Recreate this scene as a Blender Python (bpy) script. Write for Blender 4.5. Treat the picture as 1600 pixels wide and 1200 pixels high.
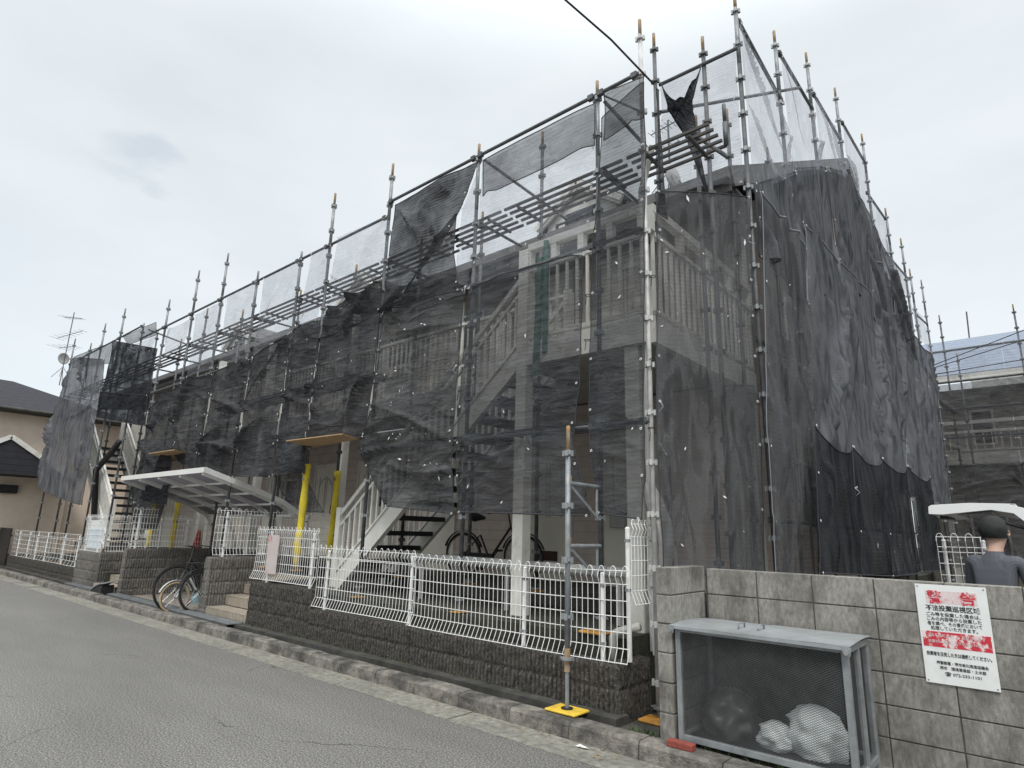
import bpy, math, random
from mathutils import Vector, Matrix, noise
R_ = math.radians
rnd = random.Random(7)
sc = bpy.context.scene
for o in list(bpy.data.objects): bpy.data.objects.remove(o)

# ------------------------------------------------------------------ camera
F = 953.4; CX, CY, H = 800.0, 600.0, 1.52
_a = Vector((-330-CX, -(802-CY), -F)).normalized()
_b = Vector((1650-CX, -(855-CY), -F)); _b = (_b - _a*_b.dot(_a)).normalized()
AX, AY = -_a, _b
AZ = AX.cross(AY)
CAM = Vector((0, 0, H))
cam_d = bpy.data.cameras.new('camera'); cam = bpy.data.objects.new('camera', cam_d)
sc.collection.objects.link(cam)
cam_d.sensor_width = 36; cam_d.lens = F/1600*36; cam_d.clip_start = .05; cam_d.clip_end = 3000
cam.matrix_world = Matrix.Translation(CAM) @ Matrix((AX, AY, AZ)).to_4x4()
sc.camera = cam
def ray(px, py):
    v = Vector((px-CX, -(py-CY), -F)); return Vector((AX.dot(v), AY.dot(v), AZ.dot(v)))
def PY(px, py, y): d = ray(px, py); return CAM + d*(y/d.y)
def PX(px, py, x): d = ray(px, py); return CAM + d*(x/d.x)
def PZ(px, py, z): d = ray(px, py); return CAM + d*((z-H)/d.z)

# ------------------------------------------------------------------ world, sun, exposure
w = bpy.data.worlds.new('World'); sc.world = w; w.use_nodes = True
nt = w.node_tree; N = nt.nodes; L = nt.links
for n in list(N): N.remove(n)
out = N.new('ShaderNodeOutputWorld')
SUN_EL, SUN_AZ = 52, 200
sky = N.new('ShaderNodeTexSky'); sky.sky_type = 'NISHITA'; sky.sun_disc = False
sky.sun_elevation = R_(SUN_EL); sky.sun_rotation = R_(SUN_AZ)
bg1 = N.new('ShaderNodeBackground'); bg1.inputs[1].default_value = .02
bg1.name = 'clear_sky'
L.new(sky.outputs[0], bg1.inputs[0])
tc = N.new('ShaderNodeTexCoord'); mp = N.new('ShaderNodeMapping'); mp.inputs['Scale'].default_value = (1, 1, 2.6)
L.new(tc.outputs['Generated'], mp.inputs[0])
nz = N.new('ShaderNodeTexNoise'); nz.inputs['Scale'].default_value = 2.2; nz.inputs['Detail'].default_value = 5; nz.inputs['Roughness'].default_value = .5
L.new(mp.outputs[0], nz.inputs[0])
cr = N.new('ShaderNodeValToRGB')
cr.color_ramp.elements[0].position = .32; cr.color_ramp.elements[0].color = (.70, .745, .765, 1)
cr.color_ramp.elements[1].position = .62; cr.color_ramp.elements[1].color = (.80, .838, .845, 1)
L.new(nz.outputs[0], cr.inputs[0])
# a small dark smudge of cloud, up to the left
sm = N.new('ShaderNodeVectorMath'); sm.operation = 'DISTANCE'
_d = ray(225, 243).normalized(); sm.inputs[1].default_value = _d
nrm = N.new('ShaderNodeVectorMath'); nrm.operation = 'NORMALIZE'
L.new(tc.outputs['Generated'], nrm.inputs[0])
nz2 = N.new('ShaderNodeTexNoise'); nz2.inputs['Scale'].default_value = 9; nz2.inputs['Detail'].default_value = 4
L.new(mp.outputs[0], nz2.inputs[0])
mad = N.new('ShaderNodeVectorMath'); mad.operation = 'MULTIPLY_ADD'; mad.inputs[1].default_value = (.12, .12, .12)
L.new(nz2.outputs['Color'], mad.inputs[0]); L.new(nrm.outputs[0], mad.inputs[2])
sub = N.new('ShaderNodeVectorMath'); sub.operation = 'SUBTRACT'; sub.inputs[1].default_value = (.06, .06, .06)
L.new(mad.outputs[0], sub.inputs[0]); 
scl = N.new('ShaderNodeVectorMath'); scl.operation = 'MULTIPLY'; scl.inputs[1].default_value = (1, 1, 1.8)
L.new(sub.outputs[0], scl.inputs[0]); sm.inputs[1].default_value = (_d.x, _d.y, _d.z*1.8)
L.new(scl.outputs[0], sm.inputs[0])
mr = N.new('ShaderNodeMapRange'); mr.inputs[1].default_value = .015; mr.inputs[2].default_value = .062
mr.inputs[3].default_value = .38; mr.inputs[4].default_value = 0; mr.interpolation_type = 'SMOOTHSTEP'
L.new(sm.outputs['Value'], mr.inputs[0])
mx = N.new('ShaderNodeMix'); mx.data_type = 'RGBA'; mx.inputs[7].default_value = (.44, .50, .56, 1)
L.new(mr.outputs[0], mx.inputs[0]); L.new(cr.outputs[0], mx.inputs[6])
bg2 = N.new('ShaderNodeBackground'); bg2.inputs[1].default_value = .82
sz = N.new('ShaderNodeSeparateXYZ'); L.new(nrm.outputs[0], sz.inputs[0])
zen = N.new('ShaderNodeMapRange'); zen.inputs[1].default_value = .62; zen.inputs[2].default_value = 1.0; zen.inputs[3].default_value = 1; zen.inputs[4].default_value = 3.2; zen.interpolation_type = 'SMOOTHSTEP'
L.new(sz.outputs[2], zen.inputs[0])
zm = N.new('ShaderNodeVectorMath'); zm.operation = 'SCALE'; L.new(mx.outputs[2], zm.inputs[0]); L.new(zen.outputs[0], zm.inputs['Scale'])
L.new(zm.outputs[0], bg2.inputs[0])
ad = N.new('ShaderNodeAddShader'); L.new(bg1.outputs[0], ad.inputs[0]); L.new(bg2.outputs[0], ad.inputs[1])
L.new(ad.outputs[0], out.inputs[0])
sd = bpy.data.lights.new('sun', 'SUN'); sd.energy = 1.5; sd.angle = R_(18); sd.color = (1, .97, .93)
so = bpy.data.objects.new('sun', sd); sc.collection.objects.link(so)
_e, _z = R_(SUN_EL), R_(38)
_dir = Vector((math.sin(_z)*math.cos(_e), -math.cos(_z)*math.cos(_e), math.sin(_e)))
so.rotation_euler = _dir.to_track_quat('Z', 'Y').to_euler()
sky.sun_rotation = math.atan2(_dir.x, _dir.y)
sc.view_settings.view_transform = 'Standard'; sc.view_settings.look = 'None'
sc.view_settings.exposure = .30; sc.view_settings.gamma = 1
sc.cycles.transparent_max_bounces = 32; sc.cycles.max_bounces = 6; sc.cycles.diffuse_bounces = 3
sc.cycles.use_denoising = True

# ------------------------------------------------------------------ materials
MATS = {}
def pm(name, c1, c2=None, scale=4, rough=.7, metal=0, bump=0, bscale=60, dirt=None, dscale=1.2, damt=.5, dlo=.45, dhi=.7, stretch=(1,1,1), detail=5, coat=0):
    if name in MATS: return MATS[name]
    m = bpy.data.materials.new(name); m.use_nodes = True; MATS[name] = m
    t = m.node_tree; n = t.nodes; l = t.links; b = n['Principled BSDF']
    b.inputs['Roughness'].default_value = rough; b.inputs['Metallic'].default_value = metal
    if coat: b.inputs['Coat Weight'].default_value = coat
    tc = n.new('ShaderNodeTexCoord'); mp = n.new('ShaderNodeMapping'); mp.inputs['Scale'].default_value = stretch
    l.new(tc.outputs['Object'], mp.inputs[0])
    c2 = c2 or tuple(x*.8 for x in c1)
    a = n.new('ShaderNodeTexNoise'); a.inputs['Scale'].default_value = scale; a.inputs['Detail'].default_value = detail; a.inputs['Roughness'].default_value = .65
    l.new(mp.outputs[0], a.inputs[0])
    r = n.new('ShaderNodeValToRGB'); r.color_ramp.elements[0].position = .35; r.color_ramp.elements[1].position = .65
    r.color_ramp.elements[0].color = (*c2, 1); r.color_ramp.elements[1].color = (*c1, 1)
    l.new(a.outputs[0], r.inputs[0]); col = r.outputs[0]
    if dirt:
        d = n.new('ShaderNodeTexNoise'); d.inputs['Scale'].default_value = dscale; d.inputs['Detail'].default_value = 7; d.inputs['Roughness'].default_value = .7
        l.new(mp.outputs[0], d.inputs[0])
        q = n.new('ShaderNodeMapRange'); q.inputs[1].default_value = dlo; q.inputs[2].default_value = dhi; q.inputs[4].default_value = damt
        l.new(d.outputs[0], q.inputs[0])
        x = n.new('ShaderNodeMix'); x.data_type = 'RGBA'; x.inputs[7].default_value = (*dirt, 1)
        l.new(q.outputs[0], x.inputs[0]); l.new(col, x.inputs[6]); col = x.outputs[2]
    l.new(col, b.inputs['Base Color'])
    if bump:
        f = n.new('ShaderNodeTexNoise'); f.inputs['Scale'].default_value = bscale; f.inputs['Detail'].default_value = 4
        l.new(mp.outputs[0], f.inputs[0])
        u = n.new('ShaderNodeBump'); u.inputs['Strength'].default_value = bump; u.inputs['Distance'].default_value = .01
        l.new(f.outputs[0], u.inputs['Height']); l.new(u.outputs[0], b.inputs['Normal'])
    return m

def asphalt():
    m = bpy.data.materials.new('asphalt'); m.use_nodes = True; t = m.node_tree; n = t.nodes; l = t.links; b = n['Principled BSDF']
    b.inputs['Roughness'].default_value = .82
    tc = n.new('ShaderNodeTexCoord')
    g = n.new('ShaderNodeTexNoise'); g.inputs['Scale'].default_value = 75; g.inputs['Detail'].default_value = 3; g.inputs['Roughness'].default_value = .8
    l.new(tc.outputs['Object'], g.inputs[0])
    r = n.new('ShaderNodeValToRGB'); e = r.color_ramp.elements
    e[0].position = .36; e[0].color = (.045, .043, .040, 1); e[1].position = .64; e[1].color = (.36, .345, .32, 1)
    k = e.new(.5); k.color = (.135, .129, .120, 1)
    l.new(g.outputs[0], r.inputs[0])
    big = n.new('ShaderNodeTexNoise'); big.inputs['Scale'].default_value = .9; big.inputs['Detail'].default_value = 6; big.inputs['Roughness'].default_value = .6
    mp = n.new('ShaderNodeMapping'); mp.inputs['Scale'].default_value = (.35, 1.3, 1); l.new(tc.outputs['Object'], mp.inputs[0]); l.new(mp.outputs[0], big.inputs[0])
    q = n.new('ShaderNodeMapRange'); q.inputs[1].default_value = .35; q.inputs[2].default_value = .65; q.inputs[3].default_value = .86; q.inputs[4].default_value = 1.10
    l.new(big.outputs[0], q.inputs[0])
    mu = n.new('ShaderNodeMix'); mu.data_type = 'RGBA'; mu.blend_type = 'MULTIPLY'; mu.inputs[0].default_value = 1
    l.new(r.outputs[0], mu.inputs[6]); l.new(q.outputs[0], mu.inputs[7])
    # cracks
    dn = n.new('ShaderNodeTexNoise'); dn.inputs['Scale'].default_value = 3; dn.inputs['Detail'].default_value = 6
    l.new(tc.outputs['Object'], dn.inputs[0])
    ma = n.new('ShaderNodeVectorMath'); ma.operation = 'MULTIPLY_ADD'; ma.inputs[1].default_value = (.35, .35, 0); l.new(dn.outputs['Color'], ma.inputs[0]); l.new(tc.outputs['Object'], ma.inputs[2])
    v = n.new('ShaderNodeTexVoronoi'); v.feature = 'DISTANCE_TO_EDGE'; v.inputs['Scale'].default_value = .85
    l.new(ma.outputs[0], v.inputs[0])
    c = n.new('ShaderNodeMapRange'); c.inputs[1].default_value = .002; c.inputs[2].default_value = .006; c.inputs[3].default_value = 1; c.inputs[4].default_value = 0
    l.new(v.outputs['Distance'], c.inputs[0])
    ms = n.new('ShaderNodeTexNoise'); ms.inputs['Scale'].default_value = .6; ms.inputs['Detail'].default_value = 3; l.new(tc.outputs['Object'], ms.inputs[0])
    mk = n.new('ShaderNodeMapRange'); mk.inputs[1].default_value = .56; mk.inputs[2].default_value = .64; l.new(ms.outputs[0], mk.inputs[0])
    mm = n.new('ShaderNodeMath'); mm.operation = 'MULTIPLY'; l.new(c.outputs[0], mm.inputs[0]); l.new(mk.outputs[0], mm.inputs[1])
    m2 = n.new('ShaderNodeMath'); m2.operation = 'MULTIPLY'; m2.inputs[1].default_value = .8; l.new(mm.outputs[0], m2.inputs[0])
    x = n.new('ShaderNodeMix'); x.data_type = 'RGBA'; x.inputs[7].default_value = (.025, .024, .022, 1)
    l.new(m2.outputs[0], x.inputs[0]); l.new(mu.outputs[2], x.inputs[6]); l.new(x.outputs[2], b.inputs['Base Color'])
    u = n.new('ShaderNodeBump'); u.inputs['Strength'].default_value = .7; u.inputs['Distance'].default_value = .006
    l.new(g.outputs[0], u.inputs['Height']); l.new(u.outputs[0], b.inputs['Normal'])
    return m

def netmat(name, alpha, col=(.12, .124, .132), tr=.35, st=(1.3, 1.3, 5.5), bs=.9, rot=(.25, .3, 0), hl=2.1):
    """woven net: part of the light passes between the threads; tiny creases carry more thread"""
    m = bpy.data.materials.new(name); m.use_nodes = True; t = m.node_tree; n = t.nodes; l = t.links
    n.remove(n['Principled BSDF']); o = n['Material Output']
    tc = n.new('ShaderNodeTexCoord')
    a = n.new('ShaderNodeTexNoise'); a.inputs['Scale'].default_value = 1.6; a.inputs['Detail'].default_value = 9; a.inputs['Roughness'].default_value = .62; a.inputs['Distortion'].default_value = .6
    l.new(tc.outputs['Object'], a.inputs[0])
    # thin crease lines: ridged stretched noise
    mp = n.new('ShaderNodeMapping'); mp.inputs['Scale'].default_value = st; mp.inputs['Rotation'].default_value = rot
    l.new(tc.outputs['Object'], mp.inputs[0])
    c = n.new('ShaderNodeTexNoise'); c.inputs['Scale'].default_value = 2.0; c.inputs['Detail'].default_value = 5; c.inputs['Distortion'].default_value = 1.2
    l.new(mp.outputs[0], c.inputs[0])
    s1 = n.new('ShaderNodeMath'); s1.operation = 'SUBTRACT'; s1.inputs[1].default_value = .5; l.new(c.outputs[0], s1.inputs[0])
    s2 = n.new('ShaderNodeMath'); s2.operation = 'ABSOLUTE'; l.new(s1.outputs[0], s2.inputs[0])
    cr_ = n.new('ShaderNodeMapRange'); cr_.inputs[1].default_value = 0; cr_.inputs[2].default_value = .035; cr_.inputs[3].default_value = 1; cr_.inputs[4].default_value = 0
    l.new(s2.outputs[0], cr_.inputs[0])
    # selvedge weave stripes
    sep = n.new('ShaderNodeSeparateXYZ'); l.new(tc.outputs['Object'], sep.inputs[0])
    wv = n.new('ShaderNodeMath'); wv.operation = 'MULTIPLY'; wv.inputs[1].default_value = 150; l.new(sep.outputs[2], wv.inputs[0])
    sn = n.new('ShaderNodeMath'); sn.operation = 'SINE'; l.new(wv.outputs[0], sn.inputs[0])
    k = n.new('ShaderNodeMapRange'); k.inputs[1].default_value = .3; k.inputs[2].default_value = .7; k.inputs[3].default_value = alpha-.13; k.inputs[4].default_value = alpha+.10
    l.new(a.outputs[0], k.inputs[0])
    q = n.new('ShaderNodeMath'); q.operation = 'MULTIPLY_ADD'; q.inputs[1].default_value = .17*(1-alpha)+.03; l.new(cr_.outputs[0], q.inputs[0]); l.new(k.outputs[0], q.inputs[2])
    q2 = n.new('ShaderNodeMath'); q2.operation = 'MULTIPLY_ADD'; q2.inputs[1].default_value = .03; l.new(sn.outputs[0], q2.inputs[0]); l.new(q.outputs[0], q2.inputs[2]); q2.use_clamp = True
    d = n.new('ShaderNodeBsdfDiffuse'); ts = n.new('ShaderNodeBsdfTranslucent'); tp = n.new('ShaderNodeBsdfTransparent')
    hv = n.new('ShaderNodeMapRange'); hv.inputs[1].default_value = .3; hv.inputs[2].default_value = .75; hv.inputs[3].default_value = .55; hv.inputs[4].default_value = 1.65  # light and dark of the folds painted into the net colour
    l.new(c.outputs[0], hv.inputs[0])
    cm = n.new('ShaderNodeMix'); cm.data_type = 'RGBA'; cm.blend_type = 'MULTIPLY'; cm.inputs[0].default_value = 1; cm.inputs[6].default_value = (*col, 1)
    l.new(hv.outputs[0], cm.inputs[7])
    cm2 = n.new('ShaderNodeMix'); cm2.data_type = 'RGBA'; cm2.inputs[7].default_value = (col[0]*hl, col[1]*hl, col[2]*hl, 1)  # paler crease lines: fold highlights painted in
    g2 = n.new('ShaderNodeMath'); g2.operation = 'MULTIPLY'; g2.inputs[1].default_value = .55; l.new(cr_.outputs[0], g2.inputs[0])
    l.new(g2.outputs[0], cm2.inputs[0]); l.new(cm.outputs[2], cm2.inputs[6])
    l.new(cm2.outputs[2], d.inputs[0]); l.new(cm2.outputs[2], ts.inputs[0])
    bh = n.new('ShaderNodeMath'); bh.operation = 'MULTIPLY_ADD'; bh.inputs[1].default_value = .25; l.new(cr_.outputs[0], bh.inputs[0]); l.new(c.outputs[0], bh.inputs[2])
    u = n.new('ShaderNodeBump'); u.inputs['Strength'].default_value = bs; u.inputs['Distance'].default_value = .05
    l.new(bh.outputs[0], u.inputs['Height']); l.new(u.outputs[0], d.inputs['Normal'])
    mt = n.new('ShaderNodeMixShader'); mt.inputs[0].default_value = tr; l.new(d.outputs[0], mt.inputs[1]); l.new(ts.outputs[0], mt.inputs[2])
    mf = n.new('ShaderNodeMixShader'); l.new(q2.outputs[0], mf.inputs[0]); l.new(tp.outputs[0], mf.inputs[1]); l.new(mt.outputs[0], mf.inputs[2])
    l.new(mf.outputs[0], o.inputs[0])
    return m

M_ASPH = asphalt()
M_CONC = pm('concrete_pale', (.33, .315, .265), (.16, .152, .13), 18, .85, bump=.8, bscale=90, dirt=(.09, .088, .08), dscale=1.3, damt=.75)
M_KERB = pm('kerb_concrete', (.29, .265, .23), (.11, .10, .088), 12, .85, bump=1, bscale=70, dirt=(.045, .043, .038), dscale=3.2, damt=.9, dlo=.44, dhi=.62, detail=8)
M_DARKC = pm('dark_concrete', (.085, .08, .07), (.035, .033, .03), 5, .8, bump=.6, bscale=60, dirt=(.02, .022, .016), dscale=1.5)
M_SOIL = pm('yard_soil', (.055, .05, .04), (.02, .019, .015), 8, .95, bump=1, bscale=50, dirt=(.05, .06, .03), dscale=2)
M_BLOCK = pm('block_wall_concrete', (.37, .352, .315), (.21, .20, .178), 26, .9, bump=.6, bscale=240, dirt=(.085, .078, .066), dscale=2.6, damt=.85, dlo=.44, dhi=.66, detail=10, stretch=(1.7,1.7,.75))
M_MORT = pm('mortar', (.10, .095, .085), (.055, .05, .045), 8, .95)
M_SPLIT = pm('split_face_dark', (.105, .094, .08), (.014, .013, .012), 34, .85, bump=1, bscale=80, dirt=(.42, .40, .37), dscale=75, damt=.75, dlo=.60, dhi=.66, detail=8)
M_SPLITG = pm('split_face_grey', (.27, .25, .225), (.065, .06, .055), 50, .85, bump=1, bscale=80, dirt=(.05, .048, .045), dscale=1.0, damt=.7, detail=8)
M_GALV = pm('galvanised', (.31, .325, .33), (.20, .212, .22), 9, .5, .3, bump=.15, bscale=200, dirt=(.2, .17, .13), dscale=4, damt=.5, dlo=.58)
M_GALVD = pm('galvanised_old_shaded', (.13, .135, .14), (.07, .073, .077), 9, .55, .3, dirt=(.16, .09, .04), dscale=6, damt=.7, dlo=.58)  # old metal; also colours pole tubes for the shade behind the nets
M_RUST = pm('rusty_spigot', (.48, .31, .13), (.22, .13, .06), 14, .75, .1, dirt=(.30, .31, .30), dscale=10, damt=.9)
M_ORNG = pm('orange_paint', (.70, .34, .05), (.5, .22, .03), 10, .6, dirt=(.12, .08, .05), dscale=9, damt=.8)
M_YEL = pm('yellow_foam', (.75, .60, .03), (.62, .48, .02), 6, .7, dirt=(.25, .2, .05), dscale=5, damt=.5, bump=.2)
M_YJACK = pm('yellow_plastic', (.85, .58, .06), (.7, .45, .04), 6, .6, dirt=(.2, .16, .08), dscale=8, damt=.6)
M_WHITE = pm('white_coated_wire', (.80, .80, .78), (.70, .70, .68), 6, .45, dirt=(.35, .33, .28), dscale=3, damt=.5, dlo=.6)
M_CREAM = pm('cream_paint', (.76, .75, .70), (.66, .645, .59), 3, .5, dirt=(.32, .28, .20), dscale=2.5, damt=.5, dlo=.55)
M_GREYP = pm('grey_paint', (.50, .50, .48), (.38, .38, .36), 3, .5)
M_BLACK = pm('black_steel', (.018, .018, .02), (.01, .01, .011), 6, .5)
M_DOOR = pm('cream_door', (.80, .76, .65), (.72, .68, .58), 2, .45)
M_DARK = pm('dark_void', (.012, .012, .012), (.007, .007, .007), 3, .9)
M_GLASS = pm('dark_glass', (.03, .035, .04), (.02, .022, .025), 2, .12)
M_TILE = pm('step_tile', (.40, .345, .27), (.27, .23, .18), 12, .8, bump=.3, dirt=(.12, .10, .08), dscale=3, damt=.6)
M_GROUT = pm('tile_grout', (.06, .055, .05), (.04, .036, .03), 10, .9)
M_PLY = pm('plywood', (.50, .34, .19), (.36, .23, .12), 6, .8, stretch=(1, 8, 8))
M_PLANK = pm('scaffold_plank_metal', (.085, .085, .088), (.05, .05, .052), 7, .6, .3, dirt=(.14, .10, .06), dscale=5)
M_BRICK = pm('red_brick', (.33, .075, .05), (.20, .045, .035), 18, .85, bump=.5)
M_RUBB = pm('rubber', (.02, .02, .02), (.012, .012, .012), 5, .8)
M_TAN = pm('tan_rubber', (.46, .36, .22), (.38, .28, .17), 5, .8)
M_CHROM = pm('bike_metal', (.5, .5, .5), (.35, .35, .35), 5, .3, .8)
M_LBLUE = pm('pale_blue_plastic', (.42, .62, .66), (.36, .55, .6), 5, .4)
M_PVC = pm('pvc_pipe', (.62, .61, .58), (.45, .44, .41), 3, .5, dirt=(.15, .14, .12), dscale=3, damt=.6)
M_DUCT = pm('grey_duct', (.40, .39, .37), (.28, .27, .26), 4, .55)
M_STUCCO = pm('beige_stucco', (.90, .76, .62), (.83, .69, .56), 3, .9, bump=.7, bscale=120)
M_ROOFD = pm('dark_roof_tile', (.045, .045, .052), (.024, .024, .028), 8, .7, dirt=(.08, .085, .06), dscale=2, damt=.6)
M_RED = pm('red_plastic', (.62, .05, .03), (.5, .035, .02), 4, .5)
M_PANELC = pm('shelter_sheet', (.40, .375, .40), (.33, .31, .33), 3, .35, dirt=(.35,.33,.33), dscale=2, damt=.5)
_t = M_PANELC.node_tree; _p = _t.nodes['Principled BSDF']; _tr = _t.nodes.new('ShaderNodeBsdfTranslucent'); _tr.inputs[0].default_value = (.34, .32, .35, 1)
_m = _t.nodes.new('ShaderNodeMixShader'); _m.inputs[0].default_value = .55
_t.links.new(_p.outputs[0], _m.inputs[1]); _t.links.new(_tr.outputs[0], _m.inputs[2]); _t.links.new(_m.outputs[0], _t.nodes['Material Output'].inputs[0])
M_ALU = pm('shelter_frame', (.82, .82, .80), (.74, .74, .72), 3, .35, .2)
M_CARW = pm('white_car_paint', (.82, .82, .81), (.80, .80, .79), 2, .25, coat=.5)
M_SIGNW = pm('sign_white', (.78, .79, .77), (.70, .71, .69), 3, .45, dirt=(.45, .44, .40), dscale=4, damt=.35, dlo=.55)
M_SIGNK = pm('sign_black', (.03, .03, .032), (.02, .02, .022), 5, .6)
M_SIGNR = pm('sign_red', (.58, .02, .045), (.50, .03, .05), 12, .6, dirt=(.74, .66, .64), dscale=14, damt=.95, dlo=.50, dhi=.56)
M_SIGNP = pm('sign_faded_red', (.70, .62, .62), (.66, .50, .50), 20, .6, dirt=(.60, .10, .09), dscale=11, damt=.7, dlo=.54, dhi=.62)
M_BAG = pm('white_bag', (.72, .75, .74), (.62, .65, .64), 4, .35, bump=1.0, bscale=14)
M_BAGD = pm('dark_bag', (.06, .065, .06), (.035, .04, .036), 4, .4, bump=1.0, bscale=14)
M_LEAF = pm('dry_leaf', (.36, .22, .07), (.22, .13, .04), 6, .8)
M_WEED = pm('weed', (.07, .11, .03), (.04, .07, .02), 9, .8)

def siding(name, c, pitch, axis=2, grout=.6, rough=.75):
    m = bpy.data.materials.new(name); m.use_nodes = True; t = m.node_tree; n = t.nodes; l = t.links; b = n['Principled BSDF']
    b.inputs['Roughness'].default_value = rough; b.inputs['Specular IOR Level'].default_value = .15
    tc = n.new('ShaderNodeTexCoord'); s = n.new('ShaderNodeSeparateXYZ'); l.new(tc.outputs['Object'], s.inputs[0])
    q = n.new('ShaderNodeMath'); q.operation = 'DIVIDE'; q.inputs[1].default_value = pitch; l.new(s.outputs[axis], q.inputs[0])
    f = n.new('ShaderNodeMath'); f.operation = 'FRACT'; l.new(q.outputs[0], f.inputs[0])
    g = n.new('ShaderNodeMapRange'); g.inputs[1].default_value = 0; g.inputs[2].default_value = .09; g.inputs[3].default_value = grout; g.inputs[4].default_value = 1
    l.new(f.outputs[0], g.inputs[0])
    a = n.new('ShaderNodeTexNoise'); a.inputs['Scale'].default_value = 5; a.inputs['Detail'].default_value = 6; l.new(tc.outputs['Object'], a.inputs[0])
    r = n.new('ShaderNodeValToRGB'); r.color_ramp.elements[0].position = .3; r.color_ramp.elements[1].position = .7
    r.color_ramp.elements[0].color = (*(x*.82 for x in c), 1); r.color_ramp.elements[1].color = (*c, 1); l.new(a.outputs[0], r.inputs[0])
    x = n.new('ShaderNodeMix'); x.data_type = 'RGBA'; x.blend_type = 'MULTIPLY'; x.inputs[0].default_value = 1
    l.new(r.outputs[0], x.inputs[6]); l.new(g.outputs[0], x.inputs[7]); l.new(x.outputs[2], b.inputs['Base Color'])
    u = n.new('ShaderNodeBump'); u.inputs['Strength'].default_value = .8; u.inputs['Distance'].default_value = .02; l.new(f.outputs[0], u.inputs['Height']); l.new(u.outputs[0], b.inputs['Normal'])
    return m
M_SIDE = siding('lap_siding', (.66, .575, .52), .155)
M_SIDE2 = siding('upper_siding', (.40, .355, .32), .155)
M_SHINGLE = siding('roof_shingle', (.17, .165, .165), .12, grout=.45)
M_SHBLUE = siding('blue_grey_shingle', (.26, .30, .37), .21, grout=.15)

NL1 = netmat('net_thin', .33, (.30, .31, .34), .5)
NL1E = netmat('net_thin_end', .34, (.30, .31, .34), .5, (3.5, 3.5, .7), .5, (.35, 0, 0))
NL2 = netmat('net_medium', .64, (.10, .102, .108), .3)
NL2B = netmat('net_soft', .66, (.078, .082, .089), .3)
NL2C = netmat('net_dusty', .82, (.082, .084, .087), .25)
NL2E = netmat('net_soft_end', .64, (.115, .117, .121), .3, (3.6, 3.6, .6), .3, (.3, 0, 0), 1.5)
NL3 = netmat('net_dense', .92, (.060, .061, .065), .2)
NL4 = netmat('net_black', .95, (.034, .036, .040), .2)
NL4E = netmat('net_black_end', .93, (.036, .038, .042), .2, (3.0, 3.0, .5), .4, (.15, 0, 0), 1.5)
NL5 = netmat('net_far_side', .90, (.122, .125, .135), .25, (3.2, 3.2, .6), .3, (.35, 0, 0), 1.4)
HEM_D = pm('hem_dark', (.05,.05,.055), None, 5, .9)
HEM_L = pm('hem_light', (.24,.245,.26), None, 5, .9)

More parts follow.
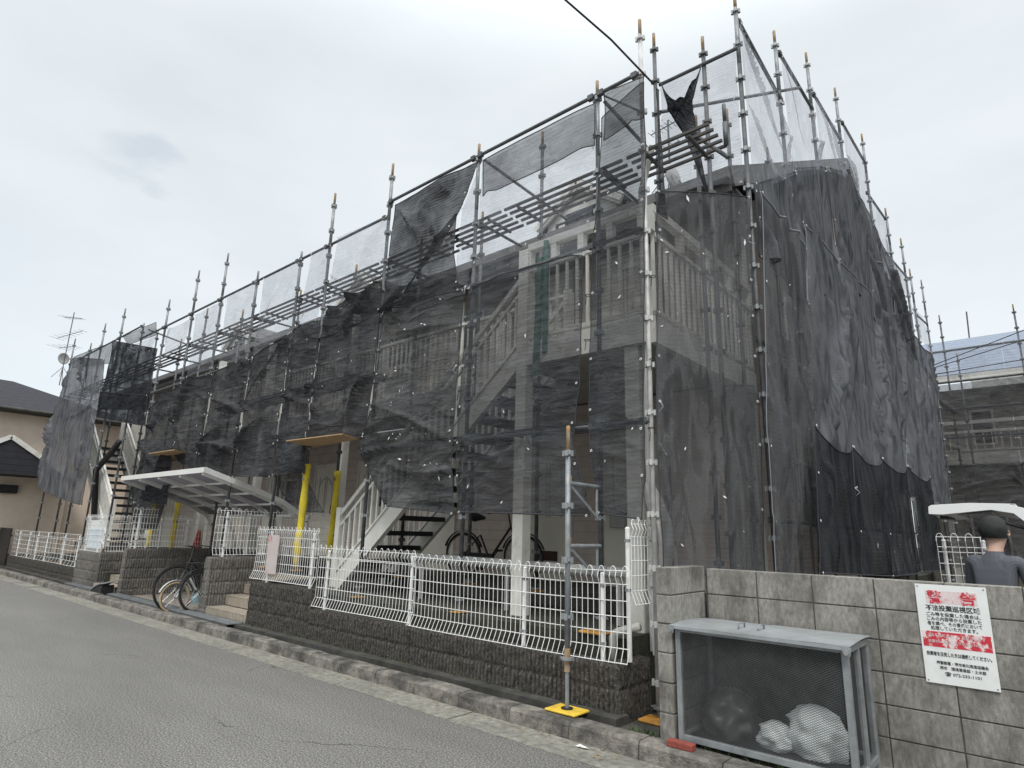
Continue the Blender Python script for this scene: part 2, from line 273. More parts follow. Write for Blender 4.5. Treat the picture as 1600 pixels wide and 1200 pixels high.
# ------------------------------------------------------------------ mesh helpers
col = sc.collection
class MB:
    def __init__(s): s.v = []; s.f = []
    def add(s, vs, fs):
        k = len(s.v); s.v += [tuple(v) for v in vs]; s.f += [tuple(i+k for i in f) for f in fs]; return s
    def box(s, x0, x1, y0, y1, z0, z1):
        if x0 > x1: x0, x1 = x1, x0
        if y0 > y1: y0, y1 = y1, y0
        if z0 > z1: z0, z1 = z1, z0
        return s.add([(x0,y0,z0),(x1,y0,z0),(x1,y1,z0),(x0,y1,z0),(x0,y0,z1),(x1,y0,z1),(x1,y1,z1),(x0,y1,z1)],
              [(0,3,2,1),(4,5,6,7),(0,1,5,4),(1,2,6,5),(2,3,7,6),(3,0,4,7)])
    def obox(s, p0, p1, a, b, up=(0,0,1)):
        """bar from p0 to p1, width a across, height b along up"""
        p0 = Vector(p0); p1 = Vector(p1); d = (p1-p0).normalized(); u = Vector(up)
        sd_ = d.cross(u)
        if sd_.length < 1e-4: sd_ = d.cross(Vector((1,0,0)))
        sd_.normalize(); u = sd_.cross(d).normalized()
        vs = []
        for p in (p0, p1):
            for i, j in ((-1,-1),(1,-1),(1,1),(-1,1)): vs.append(p + sd_*(a/2*i) + u*(b/2*j))
        return s.add(vs, [(0,1,2,3),(7,6,5,4),(0,4,5,1),(1,5,6,2),(2,6,7,3),(3,7,4,0)])
    def tube(s, pts, r, n=8, cap=True):
        pts = [Vector(p) for p in pts]; rs = r if isinstance(r, (list, tuple)) else [r]*len(pts)
        prev = None; rings = []
        for i, p in enumerate(pts):
            if i == 0: d = pts[1]-p
            elif i == len(pts)-1: d = p-pts[i-1]
            else: d = (pts[i+1]-p).normalized() + (p-pts[i-1]).normalized()
            if d.length < 1e-9: d = Vector((0,0,1))
            d.normalize()
            if prev is None:
                a = d.cross(Vector((0,0,1)))
                if a.length < .01: a = d.cross(Vector((1,0,0)))
            else:
                a = prev - d*prev.dot(d)
                if a.length < 1e-6: a = d.cross(Vector((1,0,0)))
            a.normalize(); prev = a; b = d.cross(a)
            rings.append([p + (a*math.cos(2*math.pi*k/n) + b*math.sin(2*math.pi*k/n))*rs[i] for k in range(n)])
        vs = [v for g in rings for v in g]; fs = []
        for i in range(len(rings)-1):
            for k in range(n):
                fs.append((i*n+k, i*n+(k+1)%n, (i+1)*n+(k+1)%n, (i+1)*n+k))
        if cap: fs.append(tuple(range(n-1, -1, -1))); fs.append(tuple((len(rings)-1)*n+k for k in range(n)))
        return s.add(vs, fs)
    def ring(s, c, ax, R, r, n=28, m=6):
        c = Vector(c); ax = Vector(ax).normalized(); a = ax.cross(Vector((0,0,1)))
        if a.length < .1: a = ax.cross(Vector((1,0,0)))
        a.normalize(); b = ax.cross(a); vs = []; fs = []
        for i in range(n):
            t = 2*math.pi*i/n; d = a*math.cos(t)+b*math.sin(t)
            for j in range(m):
                u = 2*math.pi*j/m; vs.append(c + d*(R+r*math.cos(u)) + ax*r*math.sin(u))
        for i in range(n):
            for j in range(m): fs.append((i*m+j, ((i+1)%n)*m+j, ((i+1)%n)*m+(j+1)%m, i*m+(j+1)%m))
        return s.add(vs, fs)
    def quad(s, a, b, c, d): return s.add([a, b, c, d], [(0,1,2,3)])
    def slab(s, poly, th, nrm_):
        """thick polygon: poly points, extruded by th along nrm_"""
        n_ = Vector(nrm_).normalized()*th; k = len(poly); vs = [Vector(p) for p in poly] + [Vector(p)+n_ for p in poly]
        fs = [tuple(range(k-1,-1,-1)), tuple(range(k, 2*k))] + [(i, (i+1)%k, k+(i+1)%k, k+i) for i in range(k)]
        return s.add(vs, fs)
    def build(s, name, mat, parent=None, smooth=False, bevel=0, loc=None):
        me = bpy.data.meshes.new(name); vs = s.v
        if loc is not None: vs = [(v[0]-loc[0], v[1]-loc[1], v[2]-loc[2]) for v in vs]
        me.from_pydata(vs, [], s.f); me.validate()
        o = bpy.data.objects.new(name, me); col.objects.link(o); me.materials.append(mat)
        if smooth:
            for p in me.polygons: p.use_smooth = True
        if bevel:
            b = o.modifiers.new('bevel', 'BEVEL'); b.width = bevel; b.segments = 2; b.limit_method = 'ANGLE'
        if loc is not None: o.location = loc
        if parent is not None: o.parent = parent
        return o
def tag(o, label=None, cat=None, group=None, kind=None):
    if label: o['label'] = label
    if cat: o['category'] = cat
    if group: o['group'] = group
    if kind: o['kind'] = kind
    return o
def thing(name, label, cat, group=None, loc=(0,0,0), rz=0):
    o = bpy.data.objects.new(name, None); col.objects.link(o); o.empty_display_size = .2; o.location = loc; o.rotation_euler = (0,0,rz)
    return tag(o, label, cat, group)
def struct(mb, name, mat, **k): o = mb.build(name, mat, **k); o['kind'] = 'structure'; return o
ORD = ['first','second','third','fourth','fifth','sixth','seventh','eighth','ninth','tenth','eleventh','twelfth','thirteenth','fourteenth','fifteenth','sixteenth','seventeenth','eighteenth']

# ------------------------------------------------------------------ the setting
def grid(x0, x1, y0, y1, z, n=1, m=1):
    b = MB(); vs = [(x0+(x1-x0)*i/n, y0+(y1-y0)*j/m, z) for j in range(m+1) for i in range(n+1)]
    b.add(vs, [(j*(n+1)+i, j*(n+1)+i+1, (j+1)*(n+1)+i+1, (j+1)*(n+1)+i) for j in range(m) for i in range(n)]); return b
struct(grid(-250, 250, -250, 300, -.06), 'ground', M_DARKC)
struct(grid(-120, 60, -5, 3.885, 0), 'road', M_ASPH)
# concrete gutter in cast lengths
g = MB(); x = -60.
while x < 14:
    g.box(x, x+1.985, 3.88, 4.20, -.05, .006+rnd.uniform(-.001,.002)); x += 2.0
struct(g, 'gutter', M_CONC)
g = MB(); x = -60.
def kerb_block(b, x0, x1, dy, dz):
    y0, y1, y2, z1 = 4.196+dy, 4.222+dy, 4.375+dy, .12+dz
    prof = [(y0, -.05), (y0+.012, z1-.02), (y1, z1), (y2, z1), (y2, -.05)]
    n_ = max(1, int((x1-x0)/.1)); vs = []
    for i in range(n_+1):
        xx = x0+(x1-x0)*i/n_
        for (yy, zz) in prof:
            j = noise.noise(Vector((xx*3, yy*9, zz*9)))*.006
            vs.append((xx, yy+j, zz+j*.6))
    k = len(prof); fs = []
    for i in range(n_):
        for j in range(k-1): fs.append((i*k+j, (i+1)*k+j, (i+1)*k+j+1, i*k+j+1))
    fs.append(tuple(range(k-1,-1,-1))); fs.append(tuple(n_*k+j for j in range(k)))
    b.add(vs, fs)
while x < 14:
    kerb_block(g, x, x+.592, rnd.uniform(-.003,.003), rnd.uniform(-.004,.004)); x += .6
struct(g, 'kerb', M_KERB)
# ledge and side drain between kerb and retaining wall
g = MB(); g.box(-60, -2.78, 4.52, 4.72, -.05, .125); g.box(-60, -2.78, 4.38, 4.52, -.05, .055)
struct(g, 'drain_ledge', M_DARKC)
g = MB(); g.box(-2.2, 14, 4.38, 5.2, -.05, .105)
struct(g, 'pavement', M_CONC)
struct(MB().box(-2.78, -2.2, 4.38, 9.0, -.05, .06), 'alley_floor', M_DARKC)
struct(MB().box(-9.02, -2.95, 4.93, 26, -.05, .65), 'yard_ground', M_SOIL)
struct(MB().box(-14.4, -10.74, 4.4, 8.2, -.05, .075), 'cycle_bay_floor', pm('bay_concrete', (.34,.30,.25), (.22,.19,.16), 4, .9, bump=.4, dirt=(.10,.09,.08), dscale=2))
g = MB(); g.box(-40, -15.95, 4.82, 26, -.05, .42); g.box(-15.95, -14.62, 6.3, 26, -.05, .9); g.box(-14.62, -10.5, 8.2, 26, -.05, .9); g.box(-10.5, -9.02, 6.3, 26, -.05, .9)
struct(g, 'upper_yard_ground', M_SOIL)
struct(grid(-2.2, 60, 5.1, 120, .02), 'parking_ground', M_ASPH)

# leaves and litter specks along the gutter: nobody could count them
g = MB()
for i in range(240):
    x = rnd.uniform(-14, -1.2); y = 4.19-abs(rnd.gauss(0, .10)); s = rnd.uniform(.006, .020); a = rnd.uniform(0, 6.28)
    z = .012
    if y < 3.88: z = .004
    p = [(x+math.cos(a+k*1.57)*s*(1 if k%2 else .45), y+math.sin(a+k*1.57)*s*(1 if k%2 else .45), z+rnd.uniform(0,.006)) for k in range(4)]
    g.quad(*p)
tag(g.build('gutter_litter', M_LEAF), kind='stuff')
g = MB()
for i in range(600):
    c = rnd.choice([(-2.7,-2.2,4.40,4.62,.06), (-8.9,-2.9,4.64,4.66,.125), (-8.9,-2.9,4.86,5.1,.65), (-2.6,-1,4.36,4.44,.12), (-9,-2.9,4.50,4.53,.06)])
    x = rnd.uniform(c[0], c[1]); y = rnd.uniform(c[2], c[3]); hgt = rnd.uniform(.015, .06); a = rnd.uniform(0, 6.28)
    dx, dy = math.cos(a)*.006, math.sin(a)*.006; lx, ly = rnd.uniform(-.03,.03), rnd.uniform(-.03,.03)
    g.add([(x-dx,y-dy,c[4]),(x+dx,y+dy,c[4]),(x+lx,y+ly,c[4]+hgt)], [(0,1,2)])
tag(g.build('weeds_and_moss', M_WEED), kind='stuff')

# ------------------------------------------------------------------ split-face retaining walls (real ribs)
def ribbed(b, p0, p1, z0, z1, nrm_, pitch=.048, course=.2, depth=.034, seed=0):
    p0 = Vector((*p0, 0)); p1 = Vector((*p1, 0)); Ln = (p1-p0).length; d = (p1-p0)/Ln; nv = Vector((*nrm_, 0))
    nu = max(4, int(Ln/pitch)*4); nvv = max(4, int(round((z1-z0)/.033)))
    vs = []
    for j in range(nvv+1):
        z = z0+(z1-z0)*j/nvv
        for i in range(nu+1):
            u = Ln*i/nu; ph = i % 4; rib = int(i/4)
            dd = 0 if ph in (1,2,3) else -depth
            n1 = noise.noise(Vector((rib*7.7, z*9, seed)))*.012 + noise.noise(Vector((u*60, z*60, seed)))*.007
            cz = (z1-z) % course
            if cz < .008 or cz > course-.008: dd -= .012
            bx = (u % .4)
            if bx < .012: dd -= .014
            vs.append(p0 + d*u + nv*(dd+n1) + Vector((0,0,z)))
    fs = [(j*(nu+1)+i, j*(nu+1)+i+1, (j+1)*(nu+1)+i+1, (j+1)*(nu+1)+i) for j in range(nvv) for i in range(nu)]
    b.add(vs, fs)
def rwall(name, label, segs, boxes, mat, capmat=None):
    t = thing(name, label, 'wall')
    b = MB()
    for s in segs: ribbed(b, *s)
    b.build('block_face', mat, t)
    c = MB()
    for q in boxes: c.box(*q)
    c.build('wall_core', capmat or mat, t)
    return t
XF = 4.654
rwall('retaining_wall', 'long low dark split-face block wall under the nearest white fence',
  [((-9.1, XF), (-7.46, XF), .0, .72, (0,-1)), ((-7.46, XF), (-2.83, XF), .0, .49, (0,-1)), ((-2.83, XF), (-2.83, 5.2), .0, .49, (1,0)), ((-9.1, 6.2), (-9.1, XF), .0, .72, (-1,0))],
  [(-9.08, -7.46, XF+.02, XF+.15, -.04, .718), (-7.46, -2.86, XF+.02, XF+.17, -.04, .487), (-2.98, -2.86, XF+.17, 5.2, -.04, .487), (-9.08, -8.95, XF+.15, 6.2, -.04, .718)], M_SPLIT)
rwall('retaining_wall', 'grey ribbed block wall between the cycle bay and the nearer tiled steps',
  [((-10.62, XF), (-10.52, XF), .0, 1.0, (0,-1)), ((-10.52, XF), (-10.52, 7.6), .0, 1.0, (1,0)), ((-10.72, 7.6), (-10.72, XF), .0, 1.0, (-1,0)), ((-10.72, XF), (-10.62, XF), .0, 1.0, (0,-1))],
  [(-10.70, -10.54, XF+.02, 7.6, -.04, 1.0)], M_SPLITG)
rwall('retaining_wall', 'grey ribbed block wall on the far side of the cycle bay',
  [((-14.58, XF), (-14.42, XF), .0, 1.0, (0,-1)), ((-14.42, XF), (-14.42, 8.2), .0, 1.0, (1,0)), ((-14.42, 8.18), (-10.72, 8.18), .0, 1.0, (0,-1))],
  [(-14.56, -14.44, XF+.02, 8.2, -.04, 1.0), (-14.56, -10.7, 8.2, 8.3, -.04, 1.0)], M_SPLITG)
rwall('retaining_wall', 'stubby grey ribbed block pier left of the farther tiled steps',
  [((-17.62, XF), (-15.96, XF), .0, .84, (0,-1)), ((-15.96, XF), (-15.96, 6.6), .0, .86, (1,0))],
  [(-17.6, -15.98, XF+.02, 6.6, -.04, .84)], M_SPLITG)
rwall('retaining_wall', 'lowest dark block wall at the far left end under the sparse white fence',
  [((-24.6, XF), (-17.64, XF), .0, .44, (0,-1))],
  [(-24.6, -17.64, XF+.02, XF+.15, -.04, .437)], M_SPLIT)

# tiled steps
def steps(label, x0, x1, y0, n, zt, z0=.10):
    t = thing('tiled_steps', label, 'steps'); rise = (zt-z0)/n
    for i in range(n):
        y = y0+i*.30; z = z0+rise*(i+1)
        c = MB(); c.box(x0, x1, y+.006, y0+n*.30+.2, z0-.1 if i == 0 else z-rise, z-.004); c.build('step_core', M_GROUT, t)
        b = MB(); k = int((x1-x0)/.105); s = (x1-x0)/k
        for j in range(k):
            xx = x0+j*s
            b.box(xx+.004, xx+s-.004, y, y+.012, z-rise+.012, z-.012)
            b.box(xx+.004, xx+s-.004, y-.004, y+.10, z-.012, z)
        k2 = int((x1-x0)/.21)+1; s2 = (x1-x0)/k2
        for j in range(k2): b.box(x0+j*s2+.004, x0+(j+1)*s2-.004, y+.106, y+.298, z-.012, z)
        b.build('tile_tread', M_TILE, t)
    return t
steps('four beige tiled steps right of the cycle bay', -10.5, -9.13, 4.68, 4, .72, .08)
steps('beige tiled steps left of the cycle bay in the gap before the far staircase', -15.94, -14.6, 4.62, 5, .88, .06)

# metal lids and ramps over the drain
def lid(label, x0, x1, y0, y1, z, tilt=0):
    t = thing('drain_cover', label, 'drain cover', loc=(x0, y0, z)); b = MB(); L_ = x1-x0; W_ = y1-y0
    b.box(0, L_, 0, W_, 0, .012); b.build('plate', M_GALV, t)
    r = MB(); k = int(L_/.09)
    for i in range(k): r.box(i*L_/k+.01, i*L_/k+.028, .015, W_-.015, .012, .018)
    r.build('tread_rib', M_GALV, t)
    e = MB(); e.box(0, L_, -.006, 0, -.02, .016); e.box(0, L_, W_, W_+.006, -.02, .016); e.build('edge_strip', M_GALVD, t)
    t.rotation_euler = (tilt, 0, 0); return t
lid('pale steel drain plate in front of the nearer tiled steps', -10.7, -9.15, 4.40, 4.64, .128)
lid('weathered steel drain plate in front of the cycle bay', -14.3, -10.76, 4.40, 4.62, .128)
lid('steel drain plate in front of the farther tiled steps', -17.2, -15.2, 4.40, 4.60, .128)
t = thing('kerb_ramp', 'small curved metal ramp tilted at the foot of the far block wall', 'ramp')
b = MB(); vs = []; k = 8
for i in range(k+1):
    a = i/k; vs += [(-15.35+a*.75, 4.38, .12+.20*math.sin(a*1.5)), (-15.25+a*.75, 4.62, .14+.24*math.sin(a*1.5))]
fs = [(2*i, 2*i+2, 2*i+3, 2*i+1) for i in range(k)]
b.add(vs, fs); o = b.build('ramp_plate', M_GALV, t); s_ = o.modifiers.new('thickness', 'SOLIDIFY'); s_.thickness = .02
b = MB(); b.slab([(-15.30,4.39,.10), (-14.62,4.39,.10), (-14.62,4.39,.28), (-14.9,4.39,.24)], .22, (0,1,0)); b.build('ramp_body', M_RUBB, t)

# ------------------------------------------------------------------ white wire fences
def wire_fence(label, p0, p1, z0, z1, nrm_, posts, pitch=.058, hor=.125, loops=True, kick=.05, sag=0, gcat='fence', name='mesh_fence', postz=None, wr=.0038):
    t = thing(name, label, gcat, 'white mesh fences on the block walls')
    p0 = Vector((*p0, 0)); p1 = Vector((*p1, 0)); Ln = (p1-p0).length; d = (p1-p0)/Ln; nv = Vector((*nrm_, 0))
    def off(z):
        e = 0
        if z > z1-.13: e = kick*.55*(1-abs((z-(z1-.065))/.065)) if z > z1-.13 else 0
        if z < z0+.11: e = kick*(1-(z-z0)/.11)
        return e
    def P(u, z):
        dz = sag*math.sin(math.pi*u/Ln) + noise.noise(Vector((u*.8+p0.x, 1, 2)))*.008
        w_ = noise.noise(Vector((u*.7+p0.x*1.3, z*2, 0)))*.018
        return p0 + d*u + nv*(off(z)+w_) + Vector((0,0,z+dz))
    b = MB(); n = int(Ln/pitch); n += n % 2 == 0
    zs = [z0, z0+.055, z0+.11, (z0+z1)/2, z1-.13, z1-.065, z1-.02]
    for i in range(n+1):
        u = Ln*i/n; b.tube([P(u, z) for z in zs], wr, 4, False)
    if loops:
        for i in range(0, n):
            u0 = Ln*i/n; u1 = Ln*(i+1)/n; um = (u0+u1)/2
            b.tube([P(u0, z1-.02), P(u0+(um-u0)*.45, z1+.012)+nv*.012, P(um, z1+.02)+nv*.02, P(u1-(u1-um)*.45, z1+.012)+nv*.012, P(u1, z1-.02)], wr, 4, False) if i % 2 == 0 else None
    b.build('wire_panel', M_WHITE, t)
    h = MB(); zz = [z0+.004, z0+.11]; z = z0+.11+hor
    while z < z1-.14: zz.append(z); z += hor
    zz += [z1-.13, z1-.02]
    for z in zz: h.tube([P(Ln*i/12, z)-nv*.004 for i in range(13)], wr*1.15, 4, False)
    h.build('cross_wire', M_WHITE, t)
    pz = postz if postz is not None else z0-.07
    for u in posts:
        q = MB(); c = p0+d*u-nv*.035
        q.tube([c+Vector((0,0,pz)), c+Vector((0,0,z1-.06))], .021, 10); q.tube([c+Vector((0,0,z1-.06)), c+Vector((0,0,z1-.045))], [.024,.012], 10)
        po = q.build('post', M_WHITE, t, smooth=False)
        for z in (z0+.12, z1-.16): MB().box(c.x-.022, c.x+.022, c.y-.022, c.y+.022, z-.012, z+.012).build('clamp', M_GALV, po)
    return t
wire_fence('short raised white mesh panel on the nearest wall beside the tiled steps', (-9.17, 4.73), (-7.50, 4.73), .76, 1.49, (0,-1), [.35, 1.5])
wire_fence('left one of two long white mesh panels on the nearest dark wall', (-7.46, 4.73), (-5.50, 4.73), .52, 1.275, (0,-1), [.18, 1.87])
wire_fence('right one of two long white mesh panels on the nearest dark wall', (-5.55, 4.735), (-2.77, 4.735), .50, 1.25, (0,-1), [1.62, 2.50], sag=-.018)
wire_fence('narrow white mesh panel turned back beside the grey duct at the near corner', (-2.78, 4.79), (-2.78, 5.30), .95, 1.64, (1,0), [.02, .46], postz=.5)
wire_fence('white mesh fence running back on the wall between cycle bay and nearer steps', (-10.60, 4.70), (-10.60, 7.9), 1.03, 1.78, (1,0), [.2, 1.7, 3.0])
wire_fence('white mesh fence running back on the wall beyond the cycle bay', (-14.50, 4.70), (-14.50, 8.1), 1.03, 1.82, (1,0), [.15, 1.7, 3.2])
wire_fence('white mesh fence along the back wall of the cycle bay', (-14.40, 8.24), (-10.80, 8.24), 1.05, 1.75, (0,-1), [.9, 2.6])
wire_fence('small white mesh fence on the block pier holding the pale blue notice', (-17.55, 4.72), (-16.02, 4.72), .86, 1.66, (0,-1), [.1, 1.0], pitch=.07)
wire_fence('white mesh fence running back from the block pier toward the far staircase', (-16.02, 4.74), (-16.02, 6.5), .88, 1.66, (1,0), [.5, 1.1, 1.7])
wire_fence('lowest white fence with few uprights at the far left end of the street', (-24.4, 4.72), (-17.75, 4.72), .46, 1.22, (0,-1), [.5, 1.7, 2.6, 3.6, 5.2, 6.4], pitch=.30, hor=.12, loops=False)

# ------------------------------------------------------------------ concrete block wall with the warning sign
t = thing('block_wall', 'grey concrete block wall at the right behind the rubbish cage', 'wall')
WY = 4.98; b = MB(); m_ = MB()
def course(b, ax, fix, a0, a1, z, off, sgn, thick, bl=.4):
    u = a0 - (bl*off)
    while u < a1:
        s0 = max(u+.004, a0); s1 = min(u+bl-.004, a1)
        if s1-s0 > .02:
            j = rnd.uniform(-.002, .002)
            if ax == 'x': b.box(s0, s1, fix+j, fix+thick, z+.004, z+.196)
            else: b.box(fix+j if sgn > 0 else fix, fix+thick, s0, s1, z+.004, z+.196)
        u += bl
for k in range(7):
    z = .085+(k-1)*.2 - .005
    course(b, 'x', WY, -2.19, 9, z, .5*0, 1, .12)
m_.box(-2.2, 9, WY+.006, WY+.114, -.1, 1.27)
b.build('block_course', M_BLOCK, t, bevel=.004); m_.build('mortar_core', M_MORT, t)
t = thing('block_wall', 'short stub of concrete block wall returning toward the kerb left of the rubbish cage', 'wall')
b = MB(); m_ = MB()
for k in range(7):
    z = .085+(k-1)*.2 + .015
    course(b, 'y', -2.315, 4.355, 4.968, z, .5 if k % 2 else 0, 1, .115)
m_.box(-2.309, -2.206, 4.361, 4.974, -.1, 1.285)
b.build('block_course', M_BLOCK, t, bevel=.006); m_.build('mortar_core', M_MORT, t)

def text_mesh(body, size, loc, mat, parent, bold=0, sx=1, name='lettering', rot=(math.pi/2, 0, 0), th=.0006, align='CENTER'):
    c = bpy.data.curves.new(name, 'FONT'); c.body = body; c.size = size; c.align_x = align; c.extrude = th; c.offset = bold; c.resolution_u = 2
    o = bpy.data.objects.new(name, c); col.objects.link(o)
    dg = bpy.context.evaluated_depsgraph_get(); dg.update()
    me = bpy.data.meshes.new_from_object(o.evaluated_get(dg)); bpy.data.objects.remove(o)
    me.materials.clear(); me.materials.append(mat)
    n_ = bpy.data.objects.new(name, me); col.objects.link(n_); n_.location = loc; n_.rotation_euler = rot; n_.scale = (sx, 1, 1); n_.parent = parent
    return n_, me
t = thing('warning_sign', 'white metal warning notice with faded red bands on the block wall', 'sign', loc=(-.556, WY-.012, .962))
SW, SH = .378, .60
b = MB(); b.box(-SW/2, SW/2, 0, .003, -SH/2, SH/2); b.build('board', M_SIGNW, t, bevel=.001)
for sx_ in (-1,1):
    for sz_ in (-1,1): MB().tube([(sx_*(SW/2-.014), -.003, sz_*(SH/2-.014)), (sx_*(SW/2-.014), .001, sz_*(SH/2-.014))], .004, 8).build('rivet', M_GALVD, t)
b = MB(); b.box(-.135, .135, -.001, -.0003, .185, .262); b.build('title_band', M_SIGNP, t)
b = MB(); b.box(-.178, .178, -.001, -.0003, -.082, .012); b.build('red_band', M_SIGNR, t)
def line(body, size, z, wid, mat, bold=0, yy=-.0012, x=0):
    o, me = text_mesh(body, size, (x, yy, z), mat, t, bold)
    xs = [v.co.x for v in me.vertices]
    if xs:
        ww = max(xs)-min(xs); cx_ = (max(xs)+min(xs))/2; o.scale = (wid/ww, 1, 1); o.location.x = x - cx_*wid/ww
line('警', .085, .191, .080, M_SIGNR, .0022, -.0022, -.088)
line('告', .085, .191, .080, M_SIGNR, .0022, -.0022, .088)
line('不法投棄巡視区域', .038, .142, .285, M_SIGNK, .0008)
line('ごみ等を投棄した場合は、', .026, .108, .285, M_SIGNK, .0003)
line('ごみの内容等から投棄した', .026, .080, .285, M_SIGNK, .0003)
line('者を調べ、その責任において', .026, .052, .285, M_SIGNK, .0003)
line('処理していただきます。', .026, .024, .245, M_SIGNK, .0003, x=-.005)
line('ごみをすてると       処罰されます', .026, -.020, .30, M_SIGNP, .0002, -.0022)
line('投棄物は法律により罰せられます。', .020, -.055, .30, M_SIGNP, .0001, -.0022)
line('投棄者を発見した方は通報してください。', .026, -.132, .335, M_SIGNK, .0005)
line('堺警察署・堺市美化推進協議会', .022, -.182, .265, M_SIGNK, .0002, x=.012)
line('堺市　環境事業部・土木部', .022, -.212, .235, M_SIGNK, .0002, x=.012)
line('☎ 072-233-1101', .024, -.245, .185, M_SIGNK, .0003, x=.01)

# ------------------------------------------------------------------ rubbish cage
M_MESH = pm('mesh_steel', (.14,.145,.145), (.08,.083,.083), 9, .6, .2)
M_LID = pm('lid_steel', (.40,.42,.43), (.30,.315,.325), 5, .45, .3, bump=.2, bscale=220, dirt=(.22,.21,.19), dscale=3, damt=.6)
t = thing('rubbish_cage', 'galvanised steel mesh rubbish cage with a plain lid against the block wall', 'rubbish bin')
bx0, bx1, by0, by1, bz0, bz1 = -2.175, -1.045, 4.36, 4.92, .15, .895
def angle_bar(b, p0, p1, w_=.04): b.obox(p0, p1, w_, w_)
fr = .038
for x in (bx0, bx1-fr):
    for y in (by0, by1-fr): MB().box(x, x+fr, y, y+fr, .105, bz1).build('leg', M_GALV, t, bevel=.002)
b = MB()
for z in (bz0, bz1-fr):
    for y in (by0-.002, by1-fr+.002): b.box(bx0+fr, bx1-fr, y, y+fr, z, z+fr)
    for x in (bx0-.002, bx1-fr+.002): b.box(x, x+fr, by0+fr, by1-fr, z, z+fr)
b.box(bx1-.03, bx1+.002, (by0+by1)/2-.015, (by0+by1)/2+.015, bz0+fr, bz1-fr)
b.build('frame_rail', M_GALV, t, bevel=.002)
def expanded(b, o, du, dv, U, V, pu=.026, pv=.0135, r=.0014):
    o = Vector(o); du = Vector(du); dv = Vector(dv); nn = du.cross(dv).normalized()
    nu = int(U/pu); nv_ = int(V/pv)
    pu = U/nu; pv = V/nv_
    def seg(a, c):
        d = (c-a).normalized(); s_ = d.cross(nn)*r
        k = len(b.v); b.v += [tuple(a-s_), tuple(a+s_), tuple(c+s_), tuple(c-s_)]; b.f.append((k, k+1, k+2, k+3))
    for j in range(nv_):
        for i in range(nu):
            x0 = i*pu; y0 = j*pv
            a = o+du*x0+dv*(y0+pv/2); c = o+du*(x0+pu/2)+dv*(y0+pv); e = o+du*(x0+pu)+dv*(y0+pv/2); f_ = o+du*(x0+pu/2)+dv*y0
            seg(a, c); seg(c, e); seg(e, f_); seg(f_, a)
b = MB(); expanded(b, (bx0+fr, by0+.02, bz0+fr), (1,0,0), (0,0,1), bx1-bx0-2*fr, bz1-bz0-2*fr); b.build('front_mesh', M_MESH, t)
b = MB(); expanded(b, (bx1-.014, by0+fr, bz0+fr), (0,1,0), (0,0,1), by1-by0-2*fr, bz1-bz0-2*fr); b.build('side_mesh', M_MESH, t)
b = MB(); expanded(b, (bx0+.014, by0+fr, bz0+fr), (0,1,0), (0,0,1), by1-by0-2*fr, bz1-bz0-2*fr, .03, .015); b.build('side_mesh', M_MESH, t)
b = MB(); b.box(bx0+fr, bx1-fr, by1-.012, by1-.008, bz0+fr, bz1-fr); b.build('back_shade_sheet', M_BLACK, t)  # black sheet added to paint the shade inside the cage
b = MB(); b.box(bx0+.01, bx1-.01, by0+.01, by1-.01, bz0+.012, bz0+.018); b.build('floor_sheet', M_BLACK, t)
b = MB(); mid = (bx0+bx1)/2-.06; c = .018
for (x0, x1, dz) in ((bx0-.03, mid, 0), (mid, bx1+.025, .004)):
    n_ = 10; vs = []
    for j in range(7):
        y = by0-.045+(by1-by0+.06)*j/6
        for i in range(n_+1):
            x = x0+(x1-x0)*i/n_; zz = bz1+.006+dz+.018*math.sin(math.pi*j/6)*.6+noise.noise(Vector((x*3, y*3, 0)))*.004
            vs.append((x, y, zz))
    k = n_+1; fs = [(j*k+i, j*k+i+1, (j+1)*k+i+1, (j+1)*k+i) for j in range(6) for i in range(n_)]
    b2 = MB(); b2.add(vs, fs); b2.box(x0, x1, by0-.048, by0-.045, bz1-.014, bz1+.006+dz)
    lo = b2.build('lid', M_LID, t); 
    hb = MB(); hx = mid-.075 if dz == 0 else mid+.06
    hb.tube([(hx, by0+.10, bz1+.012), (hx, by0+.10, bz1+.05), (hx, by0+.21, bz1+.05), (hx, by0+.21, bz1+.012)], .006, 8); hb.build('handle', M_GALV, lo, smooth=True)
    gb = MB(); xx = x0+.02 if dz == 0 else x1-.02
    gb.slab([(xx-.03, by0-.05, bz1+.006), (xx+.03, by0-.05, bz1+.006), (xx+.02, by0-.05, bz1-.045), (xx-.01, by0-.05, bz1-.045)], .004, (0,1,0))
    gb.tube([(xx, by0-.064, bz1-.025), (xx, by0-.046, bz1-.025)], .014, 10); gb.build('hinge_plate', M_GALV, lo)
def bag(name, label, x, y, z, sx, sy, sz, mat, seed):
    b = MB(); n1, n2 = 44, 28; vs = []
    for j in range(n2+1):
        v = math.pi*j/n2
        for i in range(n1):
            u = 2*math.pi*i/n1; d = Vector((math.sin(v)*math.cos(u), math.sin(v)*math.sin(u), -math.cos(v)))
            tp = 0; k_ = 1+.38*noise.noise(d*2.2+Vector((seed,0,0)))+.16*abs(noise.noise(d*11+Vector((seed*2,0,0))))+.22*abs(noise.noise(d*5+Vector((0,seed,0))))
            if d.z < -.5: d = Vector((d.x*1.12, d.y*1.12, -.5-(abs(d.z)-.5)*.2))
            r_ = 1-.5*tp; vs.append((x+d.x*sx*k_*r_, y+d.y*sy*k_*r_, z+(d.z+.55)*sz*(1+.18*tp)))
    fs = [(j*n1+i, j*n1+(i+1)%n1, (j+1)*n1+(i+1)%n1, (j+1)*n1+i) for j in range(n2) for i in range(n1)]
    o = MB().add(vs, fs).build(name, mat, smooth=True); return tag(o, label, 'rubbish bag')
